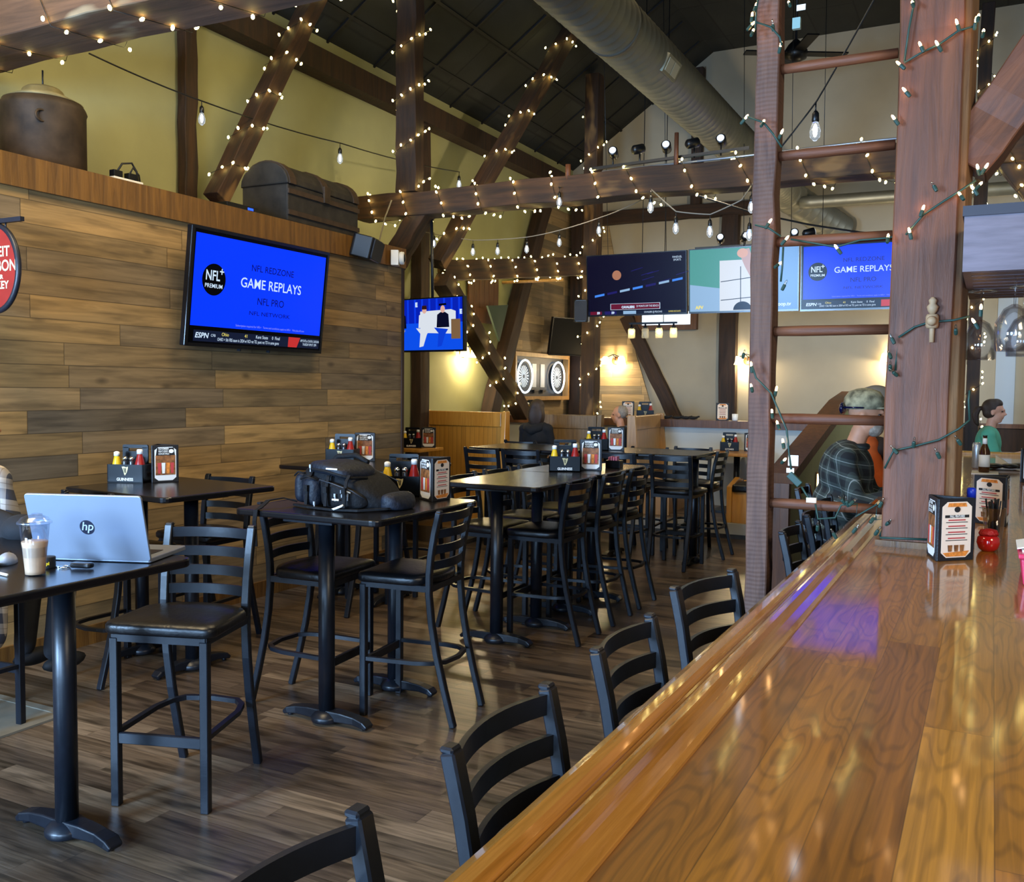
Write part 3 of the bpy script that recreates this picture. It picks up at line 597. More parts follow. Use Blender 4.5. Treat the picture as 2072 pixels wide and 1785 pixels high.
def nfl_screen(t, W, H, sx=1.0):
    s = quad('screen', -W/2+.012, W/2-.012, -H/2+.02, H/2-.012, .001, S_BLACK, t)
    quad('blue_card', -W*.475, W*.475, -H*.325, H*.445, .003, S_BLUE, s)
    flat('round_badge', circ(-W*.345, H*.075, H*.135, H*.135, 36), .004, S_BLACK, s)
    text('badge_letters', 'NFL', H*.12, -W*.355, H*.105, .0052, S_WHITE, s, sx=.8, bold=.0015)
    text('badge_plus', '+', H*.10, -W*.298, H*.145, .0052, S_WHITE, s, bold=.001)
    text('badge_premium', 'PREMIUM', H*.05, -W*.345, H*.02, .0052, S_WHITE, s, sx=1.0, bold=.0003)
    for body, sz, v, mm, xs in (('NFL REDZONE', .082, .225, S_DIM, 1.05), ('GAME REPLAYS', .122, .085, S_WHITE, .98), ('NFL PRO', .092, -.065, S_DIM, 1.0), ('NFL NETWORK', .052, -.175, S_DIM, 1.5)):
        text('caption', body, H*sz, W*.06, H*v, .0052, mm, s, sx=xs, bold=H*sz*.005)
    text('small_print', 'Subscription required for NFL+   Terms and conditions apply to NFL+   Visit plus.nfl.com', H*.026, W*.08, -H*.295, .0052, S_GREY, s, sx=.98)
    quad('ticker_strip', -W*.45, W*.475, -H*.455, -H*.36, .003, S_SLATE, s)
    text('ticker_logo', 'ESPN', H*.062, -W*.40, -H*.405, .0052, S_WHITE, s, sx=1.1, bold=.0012, shear=.2)
    text('ticker_league', 'CFB', H*.032, -W*.325, -H*.40, .0052, S_WHITE, s)
    text('ticker_team', 'Ohio', H*.042, -W*.245, -H*.385, .0052, S_YEL, s)
    text('ticker_score', '41', H*.042, -W*.10, -H*.385, .0052, S_YEL, s)
    text('ticker_rival', 'Kent State     0  Final', H*.042, W*.06, -H*.385, .0052, S_WHITE, s, sx=.9)
    text('ticker_line', 'OHIO > 5th FBS team in 2024 w/ KO ret TD, punt ret TD in same game', H*.040, -W*.075, -H*.43, .0052, S_WHITE, s, sx=.66)
    flat('ticker_flag', [(W*.22, -H*.455), (W*.29, -H*.455), (W*.315, -H*.36), (W*.22, -H*.36)], .004, S_RED, s)
    text('ticker_promo', 'APP STATE at COASTAL CAROLINA\nTHURSDAY 8 PM ET  ESPN', H*.034, W*.395, -H*.405, .0052, S_WHITE, s, sx=.52)
    return s
def facing(c, yaw, tilt=0):
    """matrix for a screen whose front looks along -y turned by yaw, tilted down"""
    return Matrix.Translation(Vector(c)) @ Matrix.Rotation(yaw, 4, 'Z') @ Matrix.Rotation(tilt, 4, 'X')
# big tilted screen on the board wall
W, H = 1.50, .845
t = make_tv('large tilted television on the board wall with the blue game replays card', W, H, facing((-5.03, 5.565, 2.395), R90, .11), bez=.022, chin=.025)
nfl_screen(t, W, H)
obj('wall_bracket', G().bx(-.25, .25, .05, .1, -.2, .2).bx(-.03, .03, .1, .15, -.15, .15), 'black_metal', t)
g = G()
for x in (-.2, .12): g.bx(x, x+.012, .0, .03, -H/2-.018, -H/2)
obj('screw_feet', g, 'black_metal', t)
# screen hung off the post: a talk show
W, H = .93, .56
a, b = at(800, 655, Y=8.35), at(941, 660, Y=8.2)
M = facing((a+b)/2, math.atan2(b.y-a.y, b.x-a.x), .03)
t = make_tv('hanging television at the end of the board wall showing seated people on a blue stage', W, H, M)
s = quad('screen', -W/2+.012, W/2-.012, -H/2+.02, H/2-.012, .001, em('stage_blue', '#0a48d8', .9), t)
quad('curtain', -W/2+.013, W/2-.013, .02, H/2-.013, .002, em('curtain_blue', '#0620b0', .8), s)
for i in range(9): quad('curtain_fold', -W/2+.06+i*.1, -W/2+.085+i*.1, .02, H/2-.013, .0025, em('fold_blue', '#0a38e0', .8), s)
flat('backdrop_table', [(-.12, -.08), (.36, -.1), (.36, .13), (.30, .15), (-.12, .14)], .003, S_COURT, s)
quad('desk_front', .30, .42, -.15, .05, .0035, S_BROWN, s)
def tv_person(u, top, legs, hd, hat=None):
    flat('tv_head', circ(u, .155, .03, .038, 14), .006, S_SKIN, s)
    flat('tv_torso', [(u-.085, -.03), (u+.085, -.03), (u+.075, .10), (u+.03, .125), (u-.03, .125), (u-.075, .10)], .005, top, s)
    flat('tv_legs', [(u-.12, -.03), (u+.07, -.05), (u+.03, -.1), (u-.02, -.22), (u-.075, -.23), (u-.06, -.09)], .0055, legs, s)
    flat('tv_hair', [(u-.035, .16), (u-.03, .20), (u+.03, .20), (u+.036, .16)] if not hat else [(u-.05, .19), (u+.05, .195), (u+.045, .215), (u-.05, .21)], .0065, hd, s)
tv_person(-.40, S_NAVY, S_GREY, S_BROWN); tv_person(-.06, S_COURT, S_COURT, em('hair_dark', '#402020', .4)); tv_person(.19, S_NAVY, em('jeans_blue', '#0a3cd0', .8), S_BLACK, True)
text('tv_mark', 'E', .06, -.17, .21, .006, S_WHITE, s, bold=.004); text('tv_mark', 'E', .06, .43, .12, .006, S_WHITE, s, bold=.004)
obj('pole_mount', G().tube([(0, .06, .1), (0, .06, 1.15)], .016, 8), 'black_metal', t)
# bank of three hanging screens
W, H = 1.235, .705
bank = [(1187, 581, 1391, 570, 'hanging television showing a dark basketball arena, leftmost of the three screen bank', .10), (1393, 569, 1618, 562, 'hanging television showing a bright court, middle of the three screen bank', .09), (1619, 561, 1853, 553, 'hanging television with a blue game replays card, rightmost of the three screen bank', .07)]
TVS = []
for i, (x0, y0, x1, y1, lb, tl) in enumerate(bank):
    a, b = at(x0, y0, Y=10.2), at(x1, y1, Y=10.2)
    c = (a+b)/2
    t = make_tv(lb, (b-a).length-.012, H, facing(c, 0, tl), group='bank of hanging televisions', bez=.01)
    TVS.append((t, (b-a).length-.012, H))
    g = G()
    for s_ in ((-.35, .35) if i != 1 else (0, .5)): g.tube([(s_, .05, .3), (s_, .05, 4.1)], .0035, 6)
    obj('hanger_rods', g, 'black_metal', t)
t, W, H = TVS[0]
s = quad('screen', -W/2+.01, W/2-.01, -H/2+.02, H/2-.01, .001, em('arena_dark', '#120f2c', .55), t)
flat('ball', circ(-W*.19, H*.16, .055, .055, 20), .003, em('ball_tan', '#c88a6c', .55), s)
rnd = random.Random(3)
for i in range(7):
    u = -W*.42+i*W*.13; v = -H*.19+i*H*.035
    flat('arena_banner', [(u, v), (u+W*.1, v+.02), (u+W*.1, v+.045), (u, v+.025)], .003, (S_MID, S_PURPLE, S_PALE)[i % 3], s)
for i in range(6):
    u = rnd.uniform(-.05, .4)*W; v = rnd.uniform(-.0, .25)*H
    flat('light_streak', [(u, v), (u+.14, v+.035), (u+.14, v+.042), (u, v+.008)], .003, S_PURPLE, s)
quad('banner_box', -W*.26, W*.24, -H*.40, -H*.30, .003, S_WHITE, s); quad('banner_fill', -W*.255, W*.235, -H*.395, -H*.305, .0038, S_MAROON, s)
text('banner_team', 'CAVALIERS', H*.05, -W*.08, -H*.36, .005, S_WHITE, s, sx=.9, bold=.002); text('banner_text', '23 POINTS OFF THE BENCH', H*.045, W*.115, -H*.35, .005, S_WHITE, s, sx=.68)
quad('ticker', -W*.49, W*.49, -H*.475, -H*.42, .003, S_SLATE, s)
for u, body, mm, bk in ((-.40, '59', S_WHITE, S_MAROON), (-.25, '59', S_WHITE, S_PURPLE)):
    quad('score_box', W*(u-.07), W*(u+.05), -H*.475, -H*.42, .0038, bk, s); text('score', body, H*.05, W*(u+.015), -H*.447, .005, mm, s, bold=.002)
quad('sponsor_box', -W*.13, W*.0, -H*.475, -H*.42, .0038, S_PALE, s)
text('match_text', 'CAVALIERS @ PELICANS', H*.04, W*.17, -H*.447, .005, S_WHITE, s, sx=.7); text('match_text', 'SUMMER DISCOUNTS', H*.035, W*.38, -H*.447, .005, S_YEL, s, sx=.6)
text('network_mark', 'FANDUEL\nSPORTS', H*.045, W*.41, H*.38, .005, S_WHITE, s, sx=.8)
t, W, H = TVS[1]
s = quad('screen', -W/2+.01, W/2-.01, -H/2+.02, H/2-.01, .001, S_TEAL, t)
quad('court_floor', -W*.21, W*.2, -H*.47, H*.30, .003, S_COURT, s)
flat('haze_left', [(-W*.49, -H*.47), (-W*.21, -H*.47), (-W*.21, -H*.12), (-W*.49, -H*.05)], .0025, S_PALE, s)
flat('side_panel', [(W*.2, -H*.47), (W*.49, -H*.47), (W*.49, H*.47), (W*.2, H*.47)], .0025, em('panel_sky', '#7fb2ee', .6), s)
for k in (-.02, .10): quad('court_line', W*k, W*k+.008, -H*.46, H*.2, .0038, S_SLATE, s)
flat('court_line', [(-W*.2, -.02), (W*.12, .02), (W*.12, .028), (-W*.2, -.012)], .0038, S_SLATE, s); flat('court_line', [(-W*.2, -.22), (W*.15, -.19), (W*.15, -.182), (-W*.2, -.212)], .0038, S_SLATE, s)
flat('player_arm', [(-W*.04, H*.44), (W*.06, H*.47), (W*.13, H*.1), (W*.17, -H*.1), (W*.12, -H*.12), (W*.02, H*.2)], .0042, em('arm_pink', '#d8b9ba', .6), s)
flat('player_hand', circ(-W*.0, H*.40, .06, .05, 14), .0045, S_SKIN, s)
flat('dark_disc', circ(0, -H*.46, .10, .09, 20, 0, PI), .0045, S_SLATE, s)
text('channel_mark', 'AFV', H*.07, -W*.40, -H*.41, .005, S_YEL, s, bold=.002); text('channel_mark', 'loop.tv', H*.075, W*.37, -H*.39, .005, S_WHITE, s, bold=.002)
t, W, H = TVS[2]; nfl_screen(t, W, H)
# dark screen and speaker on the wall by the dart cabinet
t = make_tv('switched off black television beside the post above the dart cabinet', 1.0, .6, facing((-5.95, 13.75, 2.52), R90-.45, .18)); quad('screen', -.488, .488, -.28, .288, .001, mat('dead_screen', '#030406', rough=.6, spec=.15), t)
obj('wall_arm', G().bx(-.04, .04, .05, .32, -.05, .05), 'black_metal', t)
def speaker(label, M, w_, h_, d_):
    t = thing('loudspeaker', label, 'speaker', (0, 0, 0)); t.matrix_world = M
    obj('cabinet', G().prism(rrect(-w_/2, w_/2, 0, d_, .03, 4), -h_/2, h_/2, 'z'), 'black_plastic', t, bevel=.008)
    obj('grille', G().prism(rrect(-w_/2+.012, w_/2-.012, -h_/2+.012, h_/2-.012, .02, 4), -.012, .0, 'y'), mat('grille_cloth', '#20252d', rough=.8, bump=.3, nscale=200), t)
    obj('bracket', G().bx(-.03, .03, d_, d_+.1, -.04, .04), 'black_metal', t); return t
speaker('black loudspeaker hanging at the left edge of the basketball screen', facing(at(1175, 629, Y=10.15), .25, .05), .17, .26, .17)
t = speaker('black loudspeaker mounted at the top end of the board wall above the corner', facing((-5.02, 7.05, 2.93), R90+.35, .25), .34, .2, .2)
sc = thing('security_camera', 'white ring security camera beside the black speaker on the board wall end', 'camera', (-5.1, 7.52, 2.93), R90+.5)
o = obj('housing', G().lathe([(.05, 0), (.062, .02), (.06, .05)], 20), 'white_plastic', sc); o.rotation_euler = (PI/2, 0, 0)
o = obj('lens', G().lathe([(.04, .05), (.03, .062), (.012, .066)], 18), 'black_plastic', sc); o.rotation_euler = (PI/2, 0, 0)
obj('mount_plate', G().bx(-.06, .07, .0, .07, -.07, .07), 'white_plastic', sc)
# ---------------------------------------------------------------- spiral duct
dx, dz, dr = -2.65, 4.44, .226
dt = thing('air_duct', 'big grey spiral metal air duct running under the roof', 'duct', (dx, 6, dz))
prof = []
g = G(); n = 28
def duct_seg(p0, p1, r, step=.11):
    p0, p1 = Vector(p0), Vector(p1); L_ = (p1-p0).length; k = int(L_/step); pts = []; rr = []
    for i in range(k):
        for f, q in ((0, r), (.82, r), (.9, r*1.02), (.98, r)):
            pts.append(p0+(p1-p0)*((i+f)/k)); rr.append(q)
    pts.append(p1); rr.append(r); return pts, rr
pts, rr = duct_seg((0, -6, 0), (0, 7.2, 0), dr); obj('duct_run', G().tube(pts, rr, n), 'galvanized', dt)
pts, rr = duct_seg((0, 7.2, 0), (.05, 7.6, -.04), dr*.99); p2, r2 = duct_seg((.05, 7.6, -.04), (.62, 8.3, -.42), dr*.97); obj('duct_elbow', G().tube(pts+p2, rr+r2, n), 'galvanized', dt)
obj('duct_joint', G().tube([(0, .72, 0), (0, .77, 0)], dr*1.03, n), mat('joint_band', '#6f6e64', rough=.4, metal=.7), dt)
m_ = Matrix.Translation((0, 1.55, 0)) @ Matrix.Rotation(.45, 4, 'Y')
g = G().bx(dr-.02, dr+.012, -.16, .16, -.075, .075, T=m_); v_ = obj('vent_grille', g, mat('vent_metal', '#8f8c78', rough=.4, metal=.6), dt)
g = G()
for i in range(2): g.bx(dr+.012, dr+.016, -.13+i*.14, -.01+i*.14, -.052, .052, T=m_)
obj('vent_slots', g, mat('vent_pale', '#c2bfa6', rough=.5), v_)
pts, rr = duct_seg((.2, 7.35, -.16), (4.4, 7.5, -.16), .085, .16); obj('branch_duct', G().tube(pts, rr, 18), 'galvanized', dt)
# ---------------------------------------------------------------- track lights on the beam
def track(label, p0, p1, heads, zup):
    p0, p1 = Vector(p0), Vector(p1); t = thing('track_light', label, 'track light', p0)
    obj('rail', G().bar([(0, 0, 0), p1-p0], .035, .025, (0, 1, 0)), 'black_plastic', t)
    for hx, dy in heads:
        hd = obj('spot_head', G().lathe([(.02, -.09), (.042, -.07), (.045, .03), (.04, .035)], 14), 'black_plastic', t)
        hd.location = (hx-p0.x, 0, zup); hd.rotation_euler = (PI/2-.25, 0, dy)
        ln = obj('lens', G().lathe([(.032, .036), (.032, .040)], 14), 'lens_ring', hd)
        st = obj('yoke', G().tube([(0, 0, .0), (0, 0, zup-.04)], .008, 6), 'black_plastic', t); st.location = (hx-p0.x, 0, 0)
mat('lens_ring', '#c8ccd4', rough=.3, emit=(.8, .88, 1), es=.7)
track('black track with five small spot heads along the top of the middle tie beam', (-3.45, 8.24, 3.76), (-1.95, 8.24, 3.80), [(-3.21, .2), (-2.95, 2.6), (-2.70, .2), (-2.44, 2.4), (-2.2, .1)], .135)
track('black track with small spot heads behind the screen bank', (-3.0, 10.25, 3.27), (-1.6, 10.25, 3.27), [(-2.72, .2), (-2.45, .5), (-1.93, .2), (-1.76, 2.0)], .10)
lamp('track_spot', 'SPOT', (-2.7, 8.0, 3.9), 60, WARM2, .05, target=(-3.2, 6.3, 0), spot=70)
lamp('track_spot', 'SPOT', (-2.2, 8.4, 3.95), 160, WARM2, .05, target=(-3.6, 11.0, .6), spot=85)
lamp('track_spot', 'SPOT', (-3.2, 8.5, 3.95), 120, WARM2, .05, target=(-6.2, 10.4, 3.2), spot=95)
lamp('track_spot', 'SPOT', (-1.8, 10.4, 3.4), 170, WARM2, .05, target=(-2.6, 14.6, 3.2), spot=120)
lamp('ceiling_lamp_glow', 'AREA', (1.6, 11.6, 3.4), 45, (.75, .87, 1), 1.0, 1.0, (.4, 13.5, 1.6))
tag(obj('beam_peg', G().lathe([(.022, 0), (.02, .34)], 8, (-2.58, 8.16, 3.64)), 'timber_red'), 'thin wooden stake standing up from the middle tie beam between the spots', 'peg')
tag(obj('beam_peg', G().lathe([(.028, 0), (.026, .14)], 8, (-3.62, 8.14, 3.66)), 'timber_red'), 'short wooden peg on the tie beam beside the post with lights', 'peg')
# ---------------------------------------------------------------- wall sconces
def sconce(label, c, yaw, power):
    t = thing('wall_sconce', label, 'wall lamp', c, yaw, 'glowing wall sconces')
    obj('backplate', G().lathe([(.07, 0), (.06, .02)], 16, T=Matrix.Rotation(PI/2, 4, 'X')), 'cap_brown', t)
    obj('arm_bar', G().tube([(-.14, -.1, .05), (0, -.12, .1), (.14, -.1, .05)], .01, 8).tube([(0, 0, 0), (0, -.12, .1)], .012, 8), 'black_metal', t)
    for s_ in (-1, 1):
        sh = obj('lamp_shade', G().lathe([(.03, .07), (.05, .05), (.075, -.06)], 14, (s_*.14, -.11, 0)), mat('shade_glass', '#ffe9b0', rough=.4, emit=(1, .72, .3), es=9), t)
        obj('bulb', G().ell((s_*.14, -.11, -.02), (.03, .03, .04), 10, 6), 'lamp_hot', sh)
    lamp('sconce_glow', 'POINT', Vector(c)+Matrix.Rotation(yaw, 3, 'Z') @ Vector((0, -.16, -.09)), power, WARM, .05)
sconce('glowing two light wall sconce under the hanging talk show screen', (-6.38, 10.95, 2.17), R90, 26)
sconce('glowing two light wall sconce on the boarded end wall left of the curved brace', (-5.57, 14.57, 2.17), 0, 24)
sconce('glowing wall sconce beside the ladder rail on the beige wall', (-3.40, 14.6, 2.16), 0, 26)
sconce('glowing wall sconce half hidden behind the big bar post', (-1.26, 14.6, 2.2), 0, 26)
# ---------------------------------------------------------------- dart cabinet
dc = thing('dart_cabinet', 'wood framed cabinet on the side wall with two ring lit dartboards', 'dart cabinet', (-6.37, 13.2, 1.88), R90)
obj('back_board', G().bx(-.95, .95, -.04, 0, -.3, .3), mat('cabinet_dark', '#1b2029', rough=.5), dc)
g = G().bx(-.98, .98, -.14, 0, .3, .36).bx(-.98, .98, -.14, 0, -.36, -.3).bx(-.98, -.93, -.14, 0, -.3, .3).bx(.93, .98, -.14, 0, -.3, .3); obj('frame', g, 'oak_pale', dc)
SEG_W = mat('dart_white', '#cfd6dc', rough=.5, emit=(.8, .9, 1), es=.05); SEG_B = mat('dart_black', '#15181c', rough=.6); RING = mat('ring_light', '#eaf4ff', rough=.3, emit=(.62, .82, 1), es=2.4)
for u in (-.58, .62):
    bd = obj('dartboard', G().prism(circ(u, 0, .21, .21, 40), -.075, -.04, 'y'), SEG_B, dc)
    for i in range(20):
        a0, a1 = 2*PI*i/20, 2*PI*(i+.5)/20
        flat('board_segment', [(u+r_*math.cos(a), r_*math.sin(a)) for r_, a in ((.03, a0), (.165, a0), (.165, a1), (.03, a1))], .077, SEG_W, bd)
    obj('ring_lamp', G().tube([(u+.245*math.cos(a), -.10, .245*math.sin(a)) for a in [2*PI*i/36 for i in range(36)]], .014, 8, closed=True), RING, dc)
for u in (-.16, .14): obj('score_card', G().bx(u-.07, u+.07, -.05, -.04, -.16, .2), 'white_plastic', dc)
for u in (-.16, .14): obj('dart_holder', G().bx(u-.06, u+.06, -.08, -.04, -.24, -.2), 'black_plastic', dc)
lamp('dart_ring_glow', 'POINT', (-6.1, 12.6, 1.9), 3, (.75, .88, 1), .15); lamp('dart_ring_glow', 'POINT', (-6.1, 13.8, 1.9), 3, (.75, .88, 1), .15)
# ---------------------------------------------------------------- mason jar pendant
pt = thing('pendant_light', 'black bar pendant with four mason jar lamps below the screen bank', 'pendant lamp', (-3.9, 11.5, 2.55))
obj('bar', G().bx(-.32, .32, -.012, .012, -.012, .012), 'black_metal', pt)
g = G()
for x in (-.16, .14): g.tube([(x, 0, 0), (x, 0, 4.2)], .005, 6)
obj('stem', g, 'black_metal', pt)
for i, x in enumerate((-.285, -.10, .085, .275)):
    j = obj('jar_lamp', G().lathe([(.012, -.01), (.012, -.04), (.034, -.045), (.034, -.065)], 12, (x, 0, 0)), 'black_metal', pt)
    obj('jar_glass', G().lathe([(.036, -.065), (.046, -.08), (.046, -.185), (.042, -.19)], 14, (x, 0, 0)), mat('jar_frost', '#d8cfb4', rough=.2, emit=(1, .85, .5), es=.12, alpha=.3), j)
    if i != 1: obj('bulb', G().ell((x, 0, -.11), (.026, .026, .03), 10, 6), 'lamp_hot', j)
# ---------------------------------------------------------------- ceiling fan high at the back
fn = thing('ceiling_fan', 'dark ceiling fan near the top behind the ladder', 'fan', at(1610, 108, Y=11.8))
obj('motor', G().lathe([(.03, .16), (.09, .1), (.14, .02), (.13, -.06), (.05, -.1)], 18), 'black_plastic', fn)
obj('down_rod', G().tube([(0, 0, .15), (0, 0, 1.9)], .018, 8), 'black_metal', fn)
for i in range(4): obj('blade', G().bx(.12, .62, -.07, .07, -.01, .006, T=Matrix.Rotation(PI/2*i+.5, 4, 'Z')), 'black_plastic', fn)
# ---------------------------------------------------------------- things on the ledge
LZ = 3.052
cn = thing('milk_can', 'rusty old metal canister standing on the ledge at the top left', 'canister', (-5.52, 4.07, LZ))
RUST = mat('rust_metal', '#3d3023', rough=.65, metal=.3, noise=.55, nscale=7, bump=.2)
obj('body', G().lathe([(.235, 0), (.255, .02), (.255, .38), (.262, .40), (.255, .42), (.235, .45)], 28), RUST, cn)
obj('lid', G().lathe([(.24, .45), (.13, .505), (.12, .53), (.10, .545), (.03, .55)], 24), mat('rust_lid', '#7d7350', rough=.6, metal=.3, noise=.3, nscale=8), cn)
obj('wire_handle', G().tube([(0, 0, .54), (0, 0, .66)], .006, 6), 'black_metal', cn)
obj('spout_ring', G().tube([(.20+.0*a, .0+.04*math.cos(a)-.16, .31+.035*math.sin(a)) for a in [2*PI*i/14 for i in range(14)]], .008, 6, closed=True), RUST, cn)
tr = thing('trunk', 'weathered dome topped travel trunk on the ledge right of the slim post', 'trunk', (-5.46, 6.55, LZ), .03)
TRK = mat('trunk_leather', '#26221d', rough=.75, noise=.5, nscale=9, bump=.4)
L2 = .50
obj('body', G().bx(-.24, .24, -L2, L2, 0, .27), TRK, tr, bevel=.012)
dome = [(-.25, .27)]+[(.25*math.cos(a), .27+.17*math.sin(a)) for a in [PI-PI*i/12 for i in range(1, 12)]]+[(.25, .27)]
lid = obj('lid', G().prism(dome, -L2-.01, L2+.01, 'y'), TRK, tr, bevel=.01)
for y in (-.45, 0, .45): obj('lid_slat', G().prism([(x*1.04, .27+(z-.27)*1.06) for x, z in dome], y-.04, y+.04, 'y'), mat('trunk_wood', '#37281b', rough=.7, noise=.3, nscale=15), lid)
for z in (.05, .2): obj('body_band', G().bx(.24, .255, -L2, L2, z, z+.035), MATS['trunk_wood'], tr)
tr.scale = (1, 1, 1.15)
obj('latch', G().bx(.25, .27, -.04, .04, .2, .32), RUST, tr)
ps = thing('power_strip', 'white power strip with black plugs and looped cords on the ledge', 'power strip', (-5.27, 4.50, LZ))
obj('strip', G().bx(-.03, .03, -.12, .12, 0, .03), 'white_plastic', ps, bevel=.004)
for y in (-.08, .04): obj('plug', G().bx(-.025, .025, y-.035, y+.035, .03, .075), 'black_plastic', ps, bevel=.004)
obj('cord', G().tube([(0, -.07, .07), (0, -.03, .13), (.0, .05, .15), (0, .09, .10), (0, .1, .02)], .007, 6).tube([(0, .03, .07), (0, .06, .12), (0, .11, .08), (0, .12, .01)], .006, 6), 'wire_black', ps)
bx_ = thing('set_top_box', 'small black box with a blue display on the ledge beside the trunk', 'set top box', (-5.32, 5.56, LZ))
obj('case', G().bx(-.1, .1, -.17, .17, 0, .045), 'black_plastic', bx_, bevel=.004); obj('display', G().bx(.1, .102, .05, .11, .015, .032), em('led_blue', '#1a40ff', 3), bx_)
# ---------------------------------------------------------------- hanging pub sign
sg = thing('pub_sign', 'oval red whiskey sign hanging from a black arm at the left edge', 'sign', (-4.89, 3.3, 2.325))
obj('plate', G().prism(circ(0, 0, .185, .225, 40), -.012, .012, 'y'), mat('sign_red', '#8e231b', rough=.5, noise=.12, nscale=10), sg)
g = G().tube([(.19*math.cos(a), 0, .232*math.sin(a)) for a in [2*PI*i/40 for i in range(40)]], .016, 8, closed=True); obj('rim', g, mat('sign_rim', '#1b1d26', rough=.4), sg)
CRM = mat('sign_cream', '#d9cfa8', rough=.6)
for body, sz, z, xs in (('BULLEIT', .078, .085, .98), ('BOURBON', .085, .008, .94), ('FRONTIER', .03, -.05, 1.1), ('WHISKEY', .058, -.095, 1.0)): text('lettering', body, sz, 0, z, .0135, CRM, sg, sx=xs, bold=.0015)
obj('hook', G().tube([(.09, 0, .21), (.09, 0, .25)], .005, 6), 'black_metal', sg)
obj('arm', G().bx(-.31, .23, -.012, .012, .242, .266), 'sign_rim', sg)
# ---------------------------------------------------------------- glass rack above the bar
gr = thing('glass_rack', 'grey stained wooden glass rack hanging at the right edge', 'rack', (.18, 3.95, 2.12))
obj('front_board', G().bx(-.29, .5, -.325, -.30, 0, .215), mat('grey_stain', '#675f68', rough=.6, noise=.2, nscale=6, stretch=(1, 1, 8), bump=.1), gr)
obj('side_board', G().bx(-.29, -.265, -.30, .75, 0, .215), 'grey_stain', gr); obj('top_lip', G().bx(-.295, .5, -.335, .76, .19, .225), mat('lip_dark', '#2b2a33', rough=.5), gr)
for i in range(9): obj('bottom_slat', G().bx(-.265, .5, -.29+i*.115, -.29+i*.115+.098, .0, .02), 'grey_stain', gr)
obj('hanger', G().bx(.1, .13, .5, .53, .2, 3.0), 'black_metal', gr)
def wine_glass(label, c, s_=1):
    t = thing('wine_glass', label, 'glass', c, 0, 'stemmed glasses hanging from the rack')
    obj('foot', G().lathe([(.036*s_, 0), (.036*s_, -.003), (.006, -.008)], 16), 'clear_glass', t)
    obj('stem', G().lathe([(.0042, -.006), (.0042, -.08*s_)], 10), 'clear_glass', t)
    pr = [(.006, -.075), (.022, -.085), (.038, -.115), (.041, -.14), (.038, -.18), (.0365, -.18), (.039, -.14), (.036, -.117), (.02, -.088), (.004, -.08)]
    obj('bowl', G().lathe([(r_*s_, z*s_) for r_, z in pr], 20), 'clear_glass', t)
wine_glass('upside down wine glass hanging nearest the big post', (-.055, 4.28, 2.115), 1.55)
wine_glass('upside down wine glass hanging at the right edge, larger and nearer', (.058, 3.82, 2.14), 1.6)
wine_glass('upside down wine glass hanging behind the larger one at the right edge', (.095, 4.16, 2.115), 1.5)
# ---------------------------------------------------------------- table top things
YEL = mat('mustard_yellow', '#d8b01c', rough=.35); RED = mat('ketchup_red', '#8e1712', rough=.3); CAP = mat('cap_white', '#e8e8e4', rough=.35)
DARKG = mat('shaker_dark', '#2a2a30', rough=.2); CHR = mat('chrome', '#c8ccd0', rough=.18, metal=1); GOLD = mat('harp_gold', '#b9a878', rough=.4, metal=.3); PAPER = mat('paper_white', '#e6e4dc', rough=.7)
CADDY = mat('caddy_black', '#060709', rough=.28, spec=.3)
def harp(t, u, v, s, d):
    P = [(-.5, .62), (-.15, .66), (.2, .55), (.5, .66), (.46, .3), (.3, -.2), (.02, -.66), (-.12, -.5), (-.2, -.1), (-.34, .3)]
    o = flat('harp_mark', [(u+x*s, v+y*s) for x, y in P], d, GOLD, t)
    for k in range(3): flat('harp_gap', [(u+s*(-.22+.17*k), v+s*.42), (u+s*(-.12+.17*k), v+s*.44), (u+s*(.02+.07*k), v-s*.25), (u+s*(-.02+.07*k), v-s*.3)], d+.001, CADDY, t)
def make_caddy(label):
    t = thing('condiment_caddy', label, 'condiment caddy', (0, 0, 0), 0, 'black condiment caddies')
    W_, D_, H_ = .235, .15, .115
    g = G().bx(-W_/2, W_/2, -D_/2, D_/2, 0, .008)
    for y in (-D_/2, D_/2-.006): g.bx(-W_/2, W_/2, y, y+.006, 0, H_)
    for x in (-W_/2, W_/2-.006): g.bx(x, x+.006, -D_/2, D_/2, 0, H_)
    obj('box', g, CADDY, t)
    g = G(); y0, y1 = D_/2-.024, D_/2-.012
    g.prism([(-.085, .0), (.085, 0), (.085, .19), (-.085, .19)], y0, y1, 'y'); g.prism([(-.085, .19), (-.045, .19), (-.045, .215), (-.085, .215)], y0, y1, 'y'); g.prism([(.045, .19), (.085, .19), (.085, .215), (.045, .215)], y0, y1, 'y'); g.prism(rrect(-.085, .085, .21, .232, .01), y0, y1, 'y')
    obj('handle_board', g, CADDY, t)
    harp(t, .0, .075, .042, D_/2+.001)
    text('brand_lettering', 'GUINNESS', .026, 0, .022, D_/2+.002, PAPER, t, sx=.9, bold=.0006)
    return t
def make_mustard(label):
    t = thing('mustard_bottle', label, 'mustard bottle', (0, 0, 0), 0, 'mustard bottles in the caddies')
    obj('body', G().lathe([(.026, 0), (.031, .01), (.03, .05), (.018, .10), (.015, .115)], 16), YEL, t)
    obj('cap', G().lathe([(.018, .113), (.018, .135), (.012, .14), (.005, .142)], 14), CAP, t); return t
def make_ketchup(label):
    t = thing('ketchup_bottle', label, 'ketchup bottle', (0, 0, 0), 0, 'ketchup bottles in the caddies')
    obj('body', G().lathe([(.028, 0), (.034, .012), (.033, .055), (.024, .09), (.016, .12), (.015, .13)], 16), RED, t)
    obj('cap', G().lathe([(.018, .128), (.018, .152), (.014, .157)], 14), CAP, t)
    obj('label_band', G().lathe([(.0345, .03), (.0345, .055)], 16), mat('label_cream', '#d9c9b2', rough=.5), t); return t
